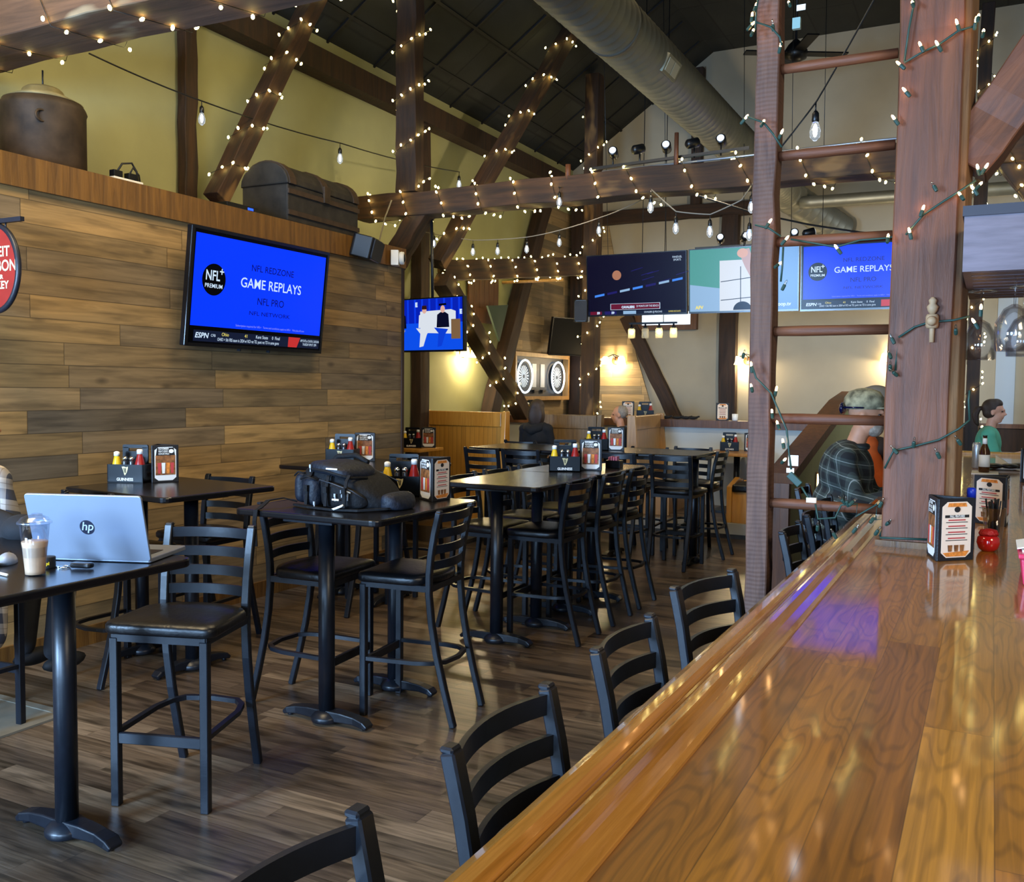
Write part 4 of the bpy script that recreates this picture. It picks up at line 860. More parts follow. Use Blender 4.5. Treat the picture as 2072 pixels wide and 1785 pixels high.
def make_shaker(label):
    t = thing('shaker', label, 'shaker', (0, 0, 0), 0, 'salt and pepper shakers in the caddies')
    obj('jar', G().lathe([(.018, 0), (.019, .01), (.017, .06), (.015, .07)], 12), DARKG, t); obj('top', G().lathe([(.017, .07), (.017, .082), (.01, .092), (.003, .094)], 12), CHR, t); return t
PROTO = {}
def put(fn, key, label, M_):
    loc = M_.translation; rz = M_.to_euler().z
    if key not in PROTO: PROTO[key] = fn(label); o = PROTO[key]; o.location = loc; o.rotation_euler = (0, 0, rz); return o
    return dup(PROTO[key], loc, rz, label)
CADS = [
 ((-4.81, 4.12, TZ), .35, 'on the first wall table behind the laptop'),
 ((-4.63, 6.04, TZ), .30, 'on the second wall table above the backpack'),
 ((-2.97, 4.42, TZ), .40, 'beside the backpack on its table'),
 ((-2.83, 6.38, TZ), .42, 'on the long pushed together tables'),
 ((-3.55, 8.78, TZ), .42, 'on the back row of tables'),
 ((-5.98, 9.1, 1.0), .45, 'on the honey oak booth table'),
 ((-2.98, 11.9, .93), .25, 'on the booth table beside the ladder rail'),
 ((-6.0, 12.36, 1.30), .4, 'on the drink rail left of the hooded woman'),
 ((-4.28, 12.36, 1.30), .35, 'on the drink rail behind the grey haired man')]
for i, (c, a, wh) in enumerate(CADS):
    M_ = Matrix.Translation(c) @ Matrix.Rotation(a, 4, 'Z')
    put(make_caddy, 'caddy', 'black condiment caddy with a gold harp '+wh, M_)
    L_ = lambda x, y: M_ @ Matrix.Translation((x, y, .032 if True else 0))
    put(make_mustard, 'mus', 'yellow mustard bottle in the caddy '+wh, M_ @ Matrix.Translation((-.078, -.03, .052)))
    put(make_ketchup, 'ket', 'red ketchup bottle in the caddy '+wh, M_ @ Matrix.Translation((.075, -.03, .052)))
    if i < 7:
        put(make_shaker, 'shk', 'left hand shaker in the caddy '+wh, M_ @ Matrix.Translation((-.021, -.035, .07)))
        put(make_shaker, 'shk', 'right hand shaker in the caddy '+wh, M_ @ Matrix.Translation((.023, -.035, .07)))
        # what lifts the bottles: a shallow shelf inside the box
        o = obj('inner_shelf', G().bx(-.111, .111, -.068, .05, .045, .05), CADDY, None); root = [x for x in bpy.data.objects if x.get('label') == 'black condiment caddy with a gold harp '+wh][0]
        o.parent = root
        o2 = obj('shaker_step', G().bx(-.045, .045, -.06, -.01, .05, .068), CADDY, None); o2.parent = root
    else:
        o = obj('inner_shelf', G().bx(-.111, .111, -.068, .05, .045, .05), CADDY, None); o.parent = [x for x in bpy.data.objects if x.get('label') == 'black condiment caddy with a gold harp '+wh][0]
gb = thing('green_bottle', 'green glass bottle behind the caddy on the back row of tables', 'bottle', (-3.66, 8.86, TZ))
obj('glass', G().lathe([(.03, 0), (.032, .01), (.032, .11), (.014, .16), (.013, .2)], 16), mat('glass_green', '#16401f', rough=.12, trans=.3), gb); obj('cap', G().lathe([(.014, .2), (.014, .212)], 12), CHR, gb)
# tent cards ------------------------------------------------------
LEA = mat('leather_black', '#15161a', rough=.5, bump=.15, nscale=120); AMB = mat('card_amber', '#80502a', rough=.6, noise=.6, nscale=45); CRD = mat('card_cream', '#e3cdb6', rough=.65); CRW = mat('card_white', '#dcdcda', rough=.65)
PRT = mat('print_red', '#b23a3a', rough=.7); PRK = mat('print_black', '#1b1818', rough=.7); ORG = mat('print_orange', '#cf7b2e', rough=.7, noise=.3, nscale=80)
def octo(w_, v0, v1, c): return [(-w_, v0+c), (-w_+c, v0), (w_-c, v0), (w_, v0+c), (w_, v1-c), (w_-c, v1), (-w_+c, v1), (-w_, v1-c)]
def make_tent(label, kind):
    """three sided menu holder, one face along -y"""
    t = thing('menu_tent', label, 'menu holder', (0, 0, 0), 0, 'three sided menu holders')
    W_, H_ = .165, .235; ap = W_/2/math.tan(PI/3)
    for k in range(3):
        Mk = Matrix.Rotation(2*PI*k/3, 4, 'Z')
        fc = obj('face', G().bx(-W_/2, W_/2, -ap-.004, -ap+.004, 0, H_, T=Mk), LEA, t, bevel=.002, seg=1)
        hold = fc
        def fl(n, poly, d, m): return obj(n, G().prism([(u*1.29, v*1.03) for u, v in poly], -ap-d, -ap-d+.0006, 'y', T=Mk), m, fc)
        def tx(n, body, sz, u, v, m, sx=1, al='CENTER'):
            o = text(n, body, sz*1.2, 0, 0, 0, m, fc, sx=sx, align=al, bold=.0003); o.matrix_basis = Mk @ Matrix.Translation((u*1.29, -ap-.0072, v*1.03)) @ Matrix.Rotation(PI/2, 4, 'X') @ Matrix.Diagonal((sx, 1, 1, 1))
        if (k == 0) == (kind == 'menu'):
            fl('card', octo(.052, .012, .216, .018), .005, CRD if kind == 'menu' and k == 0 else CRW)
            if k == 0: fl('leaf_border', [(-.034, .198), (.034, .198), (.03, .212), (-.03, .212)], .0062, ORG); fl('leaf_border', [(-.034, .016), (.034, .016), (.046, .036), (-.046, .03)], .0062, ORG)
            fl('round_mark', circ(0, .188, .0105, .0105, 16), .0066, PRK)
            fl('title_bar', [(-.042, .158), (.042, .158), (.042, .168), (-.042, .168)], .0062, PRK); tx('title', 'FALL FEATURES', .0095, 0, .163, PAPER, .85)
            for r_ in range(4):
                v = .147-r_*.022
                fl('print_line', [(-.03, v), (.03, v), (.03, v+.0045), (-.03, v+.0045)], .0062, PRT); fl('print_line', [(-.038, v-.007), (.038, v-.007), (.038, v-.0045), (-.038, v-.0045)], .0062, PRK)
            for u in (-.022, 0, .02): fl('drink_picture', [(u-.006, .034), (u+.006, .034), (u+.008, .058), (u-.008, .058)], .0066, AMB)
        else:
            fl('card', octo(.052, .012, .216, .018), .005, CRW)
            fl('photo_panel', [(-.048, .045), (.048, .045), (.048, .165), (-.048, .165)], .0058, AMB)
            fl('photo_top', [(-.046, .165), (.046, .165), (.04, .212), (-.04, .212)], .0058, PRK)
            tx('heading', 'NOVEMBER\nFEATURED\nCOCKTAILS', .013, -.034, .19, PAPER, .8, 'LEFT'); fl('round_mark', circ(.028, .19, .012, .012, 16), .0066, PAPER)
            for u, mm in ((-.03, PRT), (-.01, CRW), (.012, ORG), (.032, PRT)):
                fl('glass_picture', [(u-.006, .055), (u+.006, .055), (u+.009, .12), (u-.009, .12)], .0066, mm)
    obj('inner_floor', G().bx(-.03, .03, -.025, .03, 0, .004), LEA, t)
    return t
TENTS = [((-.14, 3.90, 1.07), .76, 'menu', 'on the bar in front of the big post'), ((.03, 5.05, 1.07), -.6, 'menu', 'on the bar behind the cup of black straws'), ((.245, 7.62, 1.07), .5, 'photo', 'on the bar at the right edge of the photo'),
 ((-2.70, 4.33, TZ), 1.5, 'menu', 'on the backpack table behind the chair back'), ((-4.66, 4.235, TZ), 1.15, 'photo', 'beside the caddy on the first wall table'), ((-4.62, 6.34, TZ), .45, 'photo', 'beside the caddy on the second wall table'),
 ((-2.70, 6.58, TZ), .3, 'photo', 'beside the caddy on the long tables'), ((-3.36, 8.84, TZ), .3, 'photo', 'beside the caddy on the back row of tables'), ((-5.82, 9.22, 1.0), .4, 'photo', 'on the honey oak booth table'), ((-2.72, 11.95, .93), .3, 'photo', 'on the booth table beside the ladder rail'),
 ((-3.20, 12.36, 1.30), .3, 'menu', 'on the drink rail left of the ladder rail'), ((-4.52, 12.34, 1.30), .3, 'menu', 'on the drink rail behind the grey haired man')]
for c, a, kd, wh in TENTS:
    put(lambda l: make_tent(l, kd), 'tent'+kd, 'black leather menu holder '+wh, Matrix.Translation(c) @ Matrix.Rotation(a, 4, 'Z'))
# laptop ----------------------------------------------------------
lp = thing('laptop', 'silver laptop seen from behind its open lid on the left table', 'laptop', (-2.745, 2.19, TZ), .36)
SIL = mat('laptop_silver', '#868e9c', rough=.4, metal=.5)
obj('base', G().prism(rrect(-.205, .205, .0, .27, .012), .002, .018, 'z'), SIL, lp, bevel=.003)
obj('keyboard', G().bx(-.17, .17, .05, .16, .018, .0195), 'black_plastic', lp)
lid_m = Matrix.Translation((0, .0, .01)) @ Matrix.Rotation(.27, 4, 'X')
ld_ = obj('lid', G().prism(rrect(-.21, .21, 0, .24, .012), -.007, .003, 'y', T=lid_m), SIL, lp, bevel=.002)
obj('screen', G().bx(-.2, .2, .003, .004, .012, .23, T=lid_m), 'dead_screen', ld_)
LOGO = mat('logo_dark', '#1f2230', rough=.3)
obj('round_logo', G().prism(circ(.0, .122, .0265, .0265, 32), -.0078, -.007, 'y', T=lid_m), LOGO, ld_)
o = text('logo_letters', 'hp', .044, 0, 0, 0, mat('logo_silver', '#c6cedd', rough=.3, metal=.4), ld_, sx=.9, shear=.28, bold=.0004); o.matrix_basis = lid_m @ Matrix.Translation((.0, -.0086, .125)) @ Matrix.Rotation(PI/2, 4, 'X')
# iced coffee -----------------------------------------------------
cu = thing('iced_coffee', 'clear plastic cup of iced coffee with a dome lid before the laptop', 'cup', (-2.715, 1.945, TZ))
CUP = thinglass('cup_clear', (.93, .96, 1), 1.4, .08, .05, .2)
obj('cup', G().lathe([(.027, .001), (.028, .012), (.0335, .07), (.0405, .136), (.0395, .136), (.0325, .07), (.0265, .013), (.0262, .003)], 24), CUP, cu)
obj('coffee', G().lathe([(.0262, .0035), (.027, .013), (.0322, .07), (.0352, .088), (.034, .09)], 24), mat('coffee_milk', '#c39b78', rough=.4, noise=.1, nscale=30), cu)
ldc = obj('lid', G().lathe([(.0415, .134), (.0465, .136), (.0465, .141), (.042, .144), (.036, .152), (.02, .158), (.008, .16)], 24), thinglass('lid_clear', (.9, .94, 1), 1.4, .2, .12, .2), cu)
cu.scale = (1.12, 1.12, 1.22)
obj('sip_tab', G().cb((.012, 0, .161), (.03, .016, .006)), MATS['lid_clear'], ldc, bevel=.002)
# keys, tape roll, mouse, cable -----------------------------------
ky = thing('car_keys', 'black car key fob on a steel ring in front of the laptop', 'keys', (-2.675, 2.085, TZ), .3)
obj('fob', G().prism(rrect(-.035, .04, -.017, .017, .012, 4), .004, .022, 'z'), 'black_plastic', ky, bevel=.006, seg=3)
obj('ring', G().tube([(-.062+.017*math.cos(a), .017*math.sin(a), .004) for a in [2*PI*i/18 for i in range(18)]], .0022, 6, closed=True).tube([(-.05, .01, .006), (-.035, .0, .012)], .003, 6), CHR, ky)
obj('key_blade', G().bx(-.10, -.066, -.006, .004, .001, .005), CHR, ky)
tp = thing('round_tin', 'small black round tin with yellow lettering between cup and keys', 'tin', (-2.785, 2.04, TZ))
obj('body', G().lathe([(.025, 0), (.0255, .004), (.0255, .036), (.024, .038)], 24), 'black_matte', tp)
o = text('lettering', '.pl', .014, 0, 0, 0, YEL, tp, bold=.0006); o.matrix_basis = Matrix.Rotation(.75, 4, 'Z') @ Matrix.Translation((.004, -.026, .018)) @ Matrix.Rotation(PI/2, 4, 'X')
ms = thing('computer_mouse', 'grey computer mouse left of the iced coffee', 'mouse', (-2.965, 2.02, TZ), .7)
g = G().ell((0, 0, .004), (.031, .052, .034), 18, 10); g.v = [Vector((v.x, v.y, max(v.z, 0))) for v in g.v]; obj('shell', g, mat('mouse_grey', '#8d9097', rough=.4), ms)
obj('wheel', G().lathe([(.008, -.004), (.008, .004)], 12, T=Matrix.Translation((0, .028, .031)) @ Matrix.Rotation(PI/2, 4, 'Y')), 'black_plastic', ms)
pw = thing('charging_cable', 'white charging cable with its plug at the left edge of the table', 'cable', (-2.82, 1.86, TZ))
obj('cord', G().tube([(-.35, -.02, .006), (-.2, .03, .008), (-.09, .035, .008), (-.02, .03, .006), (.06, .02, .006)], .0045, 8), 'white_plastic', pw)
obj('plug', G().cb((-.04, .03, .0085), (.035, .012, .011)), 'white_plastic', pw, bevel=.002)
wl = tag(obj('dark_pouch', G().prism(rrect(-3.06, -2.90, 1.84, 1.95, .03), TZ, TZ+.022, 'z'), 'black_matte', bevel=.008, seg=3), 'flat dark pouch on the table beside the white cable', 'pouch')
# backpack --------------------------------------------------------
bp = thing('backpack', 'large black backpack lying on the high table', 'backpack', (-2.935, 3.90, TZ), -.05)
bp.scale = (.84, .92, 1.03)
NAV = mat('nylon_black', '#07080c', rough=.75, spec=.3, noise=.35, nscale=45, bump=.3); NV2 = mat('nylon_sheen', '#0d131f', rough=.6, spec=.4, noise=.35, nscale=40, bump=.3)
def loft(secs, n=24, e=4.2):
    """superellipse sections (x, y, half depth, base z, top z) blended along x"""
    vs = []; fs = []
    for x, y, hy, z0, z1 in secs:
        for i in range(n):
            a = 2*PI*i/n; c, s_ = math.cos(a), math.sin(a); q = lambda v: math.copysign(abs(v)**(2/e), v)
            vs.append((x, y+hy*q(c), (z0+z1)/2+(z1-z0)/2*q(s_)))
    for j in range(len(secs)-1):
        for i in range(n): fs.append((j*n+i, j*n+(i+1) % n, (j+1)*n+(i+1) % n, (j+1)*n+i))
    fs.append(tuple(range(n-1, -1, -1))); fs.append(tuple(range((len(secs)-1)*n, len(secs)*n))); return vs, fs
g = G(); g.add(*loft([(-.27, 0, .08, .03, .14), (-.25, 0, .16, .005, .19), (-.18, .0, .19, .001, .215), (-.05, .0, .195, .001, .21), (.06, 0, .19, .001, .185), (.17, 0, .18, .001, .15), (.25, 0, .15, .001, .105), (.31, 0, .10, .001, .06), (.34, 0, .05, .005, .035)]), True)
obj('body', g, NAV, bp, sub=1)
g = G(); g.add(*loft([(-.305, -.10, .03, .05, .12), (-.295, -.10, .075, .02, .155), (-.25, -.11, .085, .012, .172), (-.22, -.11, .07, .015, .165), (-.21, -.11, .03, .03, .14)]), True); obj('side_pocket', g, NV2, bp, sub=1)
g = G(); g.add(*loft([(-.195, -.15, .03, .03, .12), (-.18, -.165, .06, .012, .15), (-.12, -.175, .068, .008, .158), (-.07, -.17, .06, .01, .15), (-.055, -.16, .03, .03, .12)]), True); obj('side_pocket', g, NV2, bp, sub=1)
g = G(); g.add(*loft([(-.06, -.15, .03, .02, .12), (-.04, -.16, .06, .008, .15), (.08, -.165, .065, .006, .13), (.2, -.15, .06, .006, .10), (.26, -.13, .03, .02, .06)]), True); obj('front_pocket', g, NAV, bp, sub=1)
g = G(); g.add(*loft([(-.19, -.03, .10, .185, .215), (-.16, -.05, .15, .17, .232), (-.02, -.06, .16, .165, .232), (.1, -.06, .155, .15, .21), (.15, -.06, .12, .14, .175)]), True); obj('top_flap', g, NV2, bp, sub=1)
obj('piping', G().tube([(-.19, -.16, .185), (-.12, -.205, .192), (0, -.222, .188), (.1, -.21, .17), (.155, -.17, .155), (.17, -.05, .15)], .007, 6), NAV, bp)
obj('piping', G().tube([(-.29, -.17, .15), (-.24, -.19, .172), (-.2, -.18, .165)], .005, 6).tube([(-.19, -.22, .14), (-.12, -.243, .158), (-.06, -.22, .14)], .005, 6), NAV, bp)
obj('top_handle', G().tube([(-.25, .08, .19), (-.2, .1, .235), (-.05, .1, .245), (.06, .08, .215)], .014, 8), NAV, bp)
obj('logo_patch', G().bx(.01, .095, -.2225, -.218, .196, .203), PAPER, bp)
mat('pull_grey', '#9aa0a8', rough=.4); mat('zip_dark', '#2b3038', rough=.5)
def pull(x, y, z): return G().cb((x, y, z), (.012, .006, .016)).cb((x+.005, y-.003, z-.016), (.006, .004, .022))
for q in ((-.13, -.205, .205), (-.06, -.245, .03), (.14, -.235, .095), (.175, -.225, .08), (.09, -.235, .075)): obj('zipper_pull', pull(*q), 'pull_grey', bp)
obj('key_charm', G().cb((.10, -.24, .055), (.05, .005, .008)).tube([(.14, -.235, .085), (.165, -.23, .10), (.19, -.215, .09)], .004, 6), PAPER, bp)
for x in (-.13, .02, .16): obj('compression_strap', G().bar([(x, -.19, .19-abs(x)*.12), (x, -.215, .16-abs(x)*.1), (x+.01, -.243, .09), (x+.01, -.25, .02)], .022, .006, (1, 0, 0)).cb((x+.008, -.247, .10), (.03, .014, .03)), NAV, bp)
obj('zipper_line', G().tube([(-.055, -.21, .12), (-.03, -.232, .145), (.08, -.238, .13), (.2, -.215, .10), (.255, -.17, .06)], .003, 6).tube([(-.24, .19, .15), (-.18, .2, .18), (0, .2, .17), (.2, .19, .12)], .003, 6), 'zip_dark', bp)
obj('grab_loop', G().tube([(.09, -.262, .008), (.13, -.268, .018), (.165, -.26, .03), (.17, -.252, .034)], .006, 6), PAPER, bp)
obj('strap', G().bar([(-.27, -.17, .02), (-.32, -.23, .04), (-.34, -.33, .035), (-.30, -.43, .008), (-.295, -.462, .002), (-.292, -.475, -.05), (-.28, -.478, -.17)], .03, .005, (1, 0, 0)), NAV, bp)
obj('strap', G().bar([(-.26, -.2, .008), (-.1, -.25, .01), (.1, -.26, .009), (.25, -.22, .01), (.36, -.1, .014), (.40, .03, .02)], .01, .022, (0, 0, 1)), NAV, bp)
g = G(); g.add(*loft([(.28, .0, .05, .001, .05), (.31, .0, .11, .001, .085), (.36, .02, .12, .001, .09), (.40, .02, .10, .001, .06), (.42, .02, .04, .004, .03)]), True); obj('strap_padding', g, NV2, bp, sub=1)
# bar top ---------------------------------------------------------
ap = thing('red_apple_candle', 'shiny red apple shaped jar on the bar beside the menu holder', 'jar', (.004, 4.165, 1.07))
RDG = mat('glaze_red', '#b01410', rough=.12, coat=.6)
obj('bowl', G().lathe([(.022, 0), (.036, .012), (.043, .035), (.04, .055), (.03, .066)], 24), RDG, ap); obj('crown', G().lathe([(.034, .064), (.037, .072), (.03, .086), (.014, .09)], 16), mat('glaze_red_rough', '#a81512', rough=.4, bump=.8, nscale=60), ap)
st = thing('straw_cup', 'clear tumbler packed with black straws on the bar', 'cup', (.022, 4.40, 1.07))
obj('tumbler', G().lathe([(.03, 0), (.032, .012), (.047, .15), (.0455, .15), (.031, .014), (.029, .006)], 22), 'clear_glass', st)
for i in range(22):
    a = random.uniform(0, 2*PI); r0 = random.uniform(.004, .022); r1 = random.uniform(.01, .042)
    obj('straw', G().tube([(r0*math.cos(a), r0*math.sin(a), .012), (r1*math.cos(a), r1*math.sin(a), .17+random.uniform(0, .02))], .0034, 6), 'black_matte', st)
bt = thing('blue_bottle', 'tall blue capped bottle standing behind the menu holder against the post', 'bottle', (-.066, 4.36, 1.07))
obj('body', G().lathe([(.017, 0), (.018, .01), (.018, .19), (.016, .195)], 16), mat('bottle_navy', '#1f2a4a', rough=.35), bt); obj('cap', G().lathe([(.0185, .19), (.0185, .228), (.012, .234)], 16), mat('cap_blue', '#1836b8', rough=.35), bt)
PNK = mat('tray_pink', '#c22a4e', rough=.35)
ty = thing('pink_bin', 'pink plastic bin with papers cut off by the right edge', 'bin', (.165, 3.62, 1.07))
g = G().prism([(-.055, 0), (.08, 0), (.09, .09), (-.065, .09)], -.16, .16, 'y'); obj('bin', g, PNK, ty, bevel=.008); obj('rim', G().bx(-.072, .1, -.168, .168, .09, .106), PNK, ty, bevel=.004)
obj('papers', G().bx(-.06, .09, -.12, .12, .106, .112).prism([(-.075, .112), (.09, .15), (.09, .156), (-.075, .116)], -.1, .1, 'y'), PAPER, ty)
be = thing('beer_bottle', 'brown beer bottle with a white label on a napkin, right of the big post', 'bottle', (-.043, 8.25, 1.076))
obj('glass', G().lathe([(.036, 0), (.04, .01), (.04, .165), (.017, .225), (.015, .285)], 20), mat('glass_brown', '#4a2608', rough=.1, trans=.35), be); obj('label', G().lathe([(.0412, .045), (.0412, .14)], 20), PAPER, be); obj('neck_foil', G().lathe([(.0185, .225), (.0165, .27)], 16), PAPER, be)
obj('cap', G().lathe([(.0165, .283), (.017, .292)], 14), 'black_plastic', be)
ca = thing('tall_can', 'tall silver drink can beside the beer bottle', 'can', (-.105, 8.72, 1.07)); obj('body', G().lathe([(.026, 0), (.034, .012), (.034, .2), (.028, .215)], 20), mat('can_silver', '#b9c2cc', rough=.3, metal=.6, noise=.15, nscale=20), ca); obj('lid', G().lathe([(.028, .213), (.028, .218)], 20), CHR, ca)
tag(obj('napkin', G().bx(-.13, .06, 8.1, 8.42, 1.07, 1.076), PAPER), 'white napkin under the brown beer bottle', 'napkin')
pl = thing('plate', 'pale plate with black takeout lids on the bar behind the beer bottle', 'plate', (.1, 8.75, 1.07)); obj('dish', G().lathe([(.08, 0), (.15, .014), (.15, .018), (.06, .006)], 24), PAPER, pl)
for i, (x, y) in enumerate(((.03, 8.62), (.14, 8.66), (.22, 8.8))):
    tag(obj('takeout_lid', G().ell((x, y, 1.105), (.07, .1, .022), 16, 8), 'black_plastic'), ('nearest', 'middle', 'furthest')[i]+' black takeout lid on the pale plate behind the beer bottle', 'lid', 'black takeout lids on the bar')
tag(obj('folded_bill', G().prism([(-.02, 0), (.1, 0), (.1, .005), (-.02, .09)], 9.15, 9.3, 'y', T=Matrix.Translation((.06, 0, 1.07))), PAPER), 'white folded paper standing on the bar further back', 'paper')
# drink rail bits
tag(obj('platter', G().lathe([(.2, 0), (.26, .012), (.26, .02), (.05, .012)], 24, (-5.5, 12.36, 1.302)), mat('platter_pale', '#c9d3dc', rough=.25)), 'pale round platter on the drink rail right of the hooded woman', 'platter')
for i, x in enumerate((-3.98, -3.82, -3.7, -3.6)): tag(obj('dark_cutlery', G().ell((x, 12.36, 1.325), (.07, .05, .022), 10, 6).tube([(x, 12.36, 1.325), (x+.09, 12.36, 1.345)], .012, 6), 'black_matte'), ('left end', 'second from left', 'third from left', 'right end')[i]+' dark cutlery bundle on the drink rail below the curved brace', 'cutlery', 'cutlery bundles on the drink rail')
tag(obj('white_cup', G().lathe([(.03, 0), (.038, .01), (.04, .09)], 16, (-3.03, 12.36, 1.30)), 'cap_white'), 'small white cup at the right end of the drink rail', 'cup')
pk = thing('sugar_caddy', 'black sugar holder with pink packets on the long tables', 'sugar holder', (-2.62, 6.86, TZ)); obj('holder', G().bx(-.06, .06, -.04, .04, 0, .06), CADDY, pk, bevel=.004)
for i in range(4): obj('packet', G().bx(-.04+i*.02, -.03+i*.02, -.03, .03, .05, .085+.006*(i % 2)), mat('packet_pink', '#d77f9a', rough=.6), pk)
tag(obj('wrapper', G().prism([(-.06, 0), (.07, 0), (.03, .06), (-.02, .09)], -.03, .03, 'y', T=Matrix.Translation((-4.35, 10.2, 1.09)))if False else G().prism([(-.06, 0), (.07, 0), (.05, .05), (-.02, .07)], -.03, .03, 'y', T=Matrix.Translation((-3.9, 9.0, TZ))), mat('wrapper_olive', '#6d6a48', rough=.5)), 'crumpled olive wrapper on the back row of tables behind the caddy', 'wrapper')
lt = thing('stair_light', 'small glowing step light on the stair wall beyond the ladder', 'step light', (-1.495, 9.4, .83)); obj('frame', G().bx(0, .01, -.06, .06, -.09, .09), 'oak_pale', lt); obj('lens', G().bx(.01, .014, -.035, .035, -.07, .07), mat('step_glow', '#ffe9a8', emit=(1, .8, .35), es=6), lt)
# ---------------------------------------------------------------- people
SKIN = mat('skin', '#b98466', rough=.55, noise=.06, nscale=30); SKIN2 = mat('skin_pale', '#c9947a', rough=.55, noise=.06, nscale=30)
def cap_(g, p0, p1, r0, r1, n=12):
    p0, p1 = Vector(p0), Vector(p1); d = (p1-p0).normalized(); pts = []; rr = []
    for a in (80, 60, 40, 20): pts.append(p0-d*r0*math.sin(math.radians(a))); rr.append(r0*math.cos(math.radians(a)))
    for i in range(4): pts.append(p0+(p1-p0)*i/3); rr.append(r0+(r1-r0)*i/3)
    for a in (20, 40, 60, 80): pts.append(p1+d*r1*math.sin(math.radians(a))); rr.append(r1*math.cos(math.radians(a)))
    return g.tube(pts, rr, n)
def hand_(g, wr, d, up, side):
    """palm and five bent fingers; d points along the fingers, up out of the back of the hand"""
    wr, d, up = Vector(wr), Vector(d).normalized(), Vector(up); up = (up-d*up.dot(d)).normalized(); sd = d.cross(up)*side
    T = Matrix(((sd.x, d.x, up.x, wr.x), (sd.y, d.y, up.y, wr.y), (sd.z, d.z, up.z, wr.z), (0, 0, 0, 1)))
    g.ell((0, .045, 0), (.042, .055, .017), 12, 8, T)
    for i, (x, ln) in enumerate(((-.03, .068), (-.011, .078), (.009, .074), (.028, .058))):
        a = Vector((x, .085, 0)); b = a+Vector((x*.15, ln*.5, -.006)); c = b+Vector((0, ln*.38, -.026))
        cap_(g, T @ a, T @ b, .0092, .0085, 8); cap_(g, T @ b, T @ c, .0085, .0072, 8)
    a = Vector((-.034, .02, -.002)); b = a+Vector((-.03, .026, -.008)); c = b+Vector((-.008, .03, -.01)); cap_(g, T @ a, T @ b, .0115, .0105, 8); cap_(g, T @ b, T @ c, .0105, .0085, 8)
def person(label, loc, rz, sh=.75, s=1.0, skin=None, shirt=None, trousers=None, arms='bar', lean=.0, girth=1.0, sleeve='long', hem=.0, head_turn=0.0, cat='person', legs=True, vox=.010):
    skin = skin or SKIN
    t = thing('person', label, cat, loc, rz)
    R_ = lambda x, y, z: Vector((x*s, (y+lean*max(0, z-.1))*s, sh+z*s))
    g = G(); hd = Matrix.Translation(R_(0, .03, .78)) @ Matrix.Rotation(head_turn, 4, 'Z') @ Matrix.Scale(s, 4)
    def torso(g, k, a=0):
        g.ell(R_(0, 0, .08), ((.17+a)*girth*s, (.135+a)*girth*s, (.11+a)*s), 16, 10); g.ell(R_(0, .015, .24), ((.155+a)*girth*s, (.125+a)*girth*s, (.19+a)*s), 16, 10)
        g.ell(R_(0, -.01, .44), ((.18+a)*s*(girth*.5+.5), (.12+a)*s*(girth*.5+.5), (.19+a)*s), 16, 10)
        for sd in (-1, 1): cap_(g, R_(sd*.04, -.01, .565), R_(sd*.175, -.01, .535), (.062+a)*s, (.068+a)*s)
    torso(g, 1)
    cap_(g, R_(0, -.0, .56), R_(0, .025, .70), .058*s, .054*s)
    g.ell((0, .0, .045), (.078, .098, .095), 18, 12, hd); g.ell((0, .035, -.035), (.060, .068, .075), 16, 10, hd); g.ell((0, .055, -.085), (.034, .036, .03), 12, 8, hd)
    g.ell((0, .098, .03), (.04, .02, .014), 10, 6, hd)          # brow
    g.tube([hd @ Vector(p) for p in ((0, .098, .02), (0, .112, .0), (0, .124, -.02), (0, .104, -.03))], [.009*s, .0125*s, .016*s, .011*s], 8)   # nose
    g.ell((0, .094, -.055), (.026, .013, .011), 10, 6, hd)       # lips
    for sd in (-1, 1): g.ell((sd*.079, -.005, .0), (.012, .022, .034), 10, 8, hd)
    P = {}
    for sd in (-1, 1):
        sh_ = R_(sd*.185, -.01, .53)
        if arms == 'bar': el = R_(sd*.25, .13, .27); wr = R_(sd*.13, .37, .36)
        elif arms == 'lap': el = R_(sd*.24, .05, .25); wr = R_(sd*.12, .28, .16)
        elif arms == 'face': el = R_(sd*.2, .17, .30); wr = R_(sd*.08, .2, .60)
        elif arms == 'phone': el = R_(sd*.21, .08, .26); wr = R_(sd*.09, .32, .34)
        P[sd] = (sh_, el, wr)
        cap_(g, sh_, el, .05*s, .04*s); cap_(g, el, wr, .04*s, .027*s)
        dv = (wr-el).normalized(); hand_(g, wr, dv+Vector((-sd*.25, 0, -.05)), Vector((0, 0, 1)) if arms != 'face' else Vector((0, 1, 0)), sd)
        if legs:
            kn = R_(sd*.12, .42, .05); an = Vector((sd*.11, .34*s+.02, .32 if sh > .65 else .25))
            if sh < .7: an.z = max(.09, sh-.38)
            cap_(g, R_(sd*.09, .02, .06), kn, .08*s, .055*s); cap_(g, kn, an, .055*s, .037*s)
    obj('body', g, skin, t, remesh=vox)
    for sd in (-1, 1):
        e = obj('eye', G().ell((sd*.03, .085, .012), (.012, .012, .008), 10, 6, hd), mat('eye_dark', '#2a1c16', rough=.2), t)
    if shirt:
        g = G(); torso(g, 1, .014)
        if hem: g.ell(R_(0, 0, .0), (.19*girth*s, .16*girth*s, .05), 14, 8); cap_(g, R_(-.1, -.02, .05), R_(-.1, -.02, .05-hem), .11*girth*s, .10*girth*s); cap_(g, R_(.1, -.02, .05), R_(.1, -.02, .05-hem), .11*girth*s, .10*girth*s)
        for sd in (-1, 1):
            a, b, c = P[sd]; cap_(g, a, b, .066*s, .056*s)
            if sleeve == 'long': cap_(g, b, c+(b-c)*.04, .056*s, .040*s)
        if sleeve == 'short':
            g = G(); torso(g, 1, .014)
            for sd in (-1, 1): a, b, c = P[sd]; cap_(g, a, a+(b-a)*.6, .068*s, .066*s)
        obj('shirt', g, shirt, t, remesh=.013)
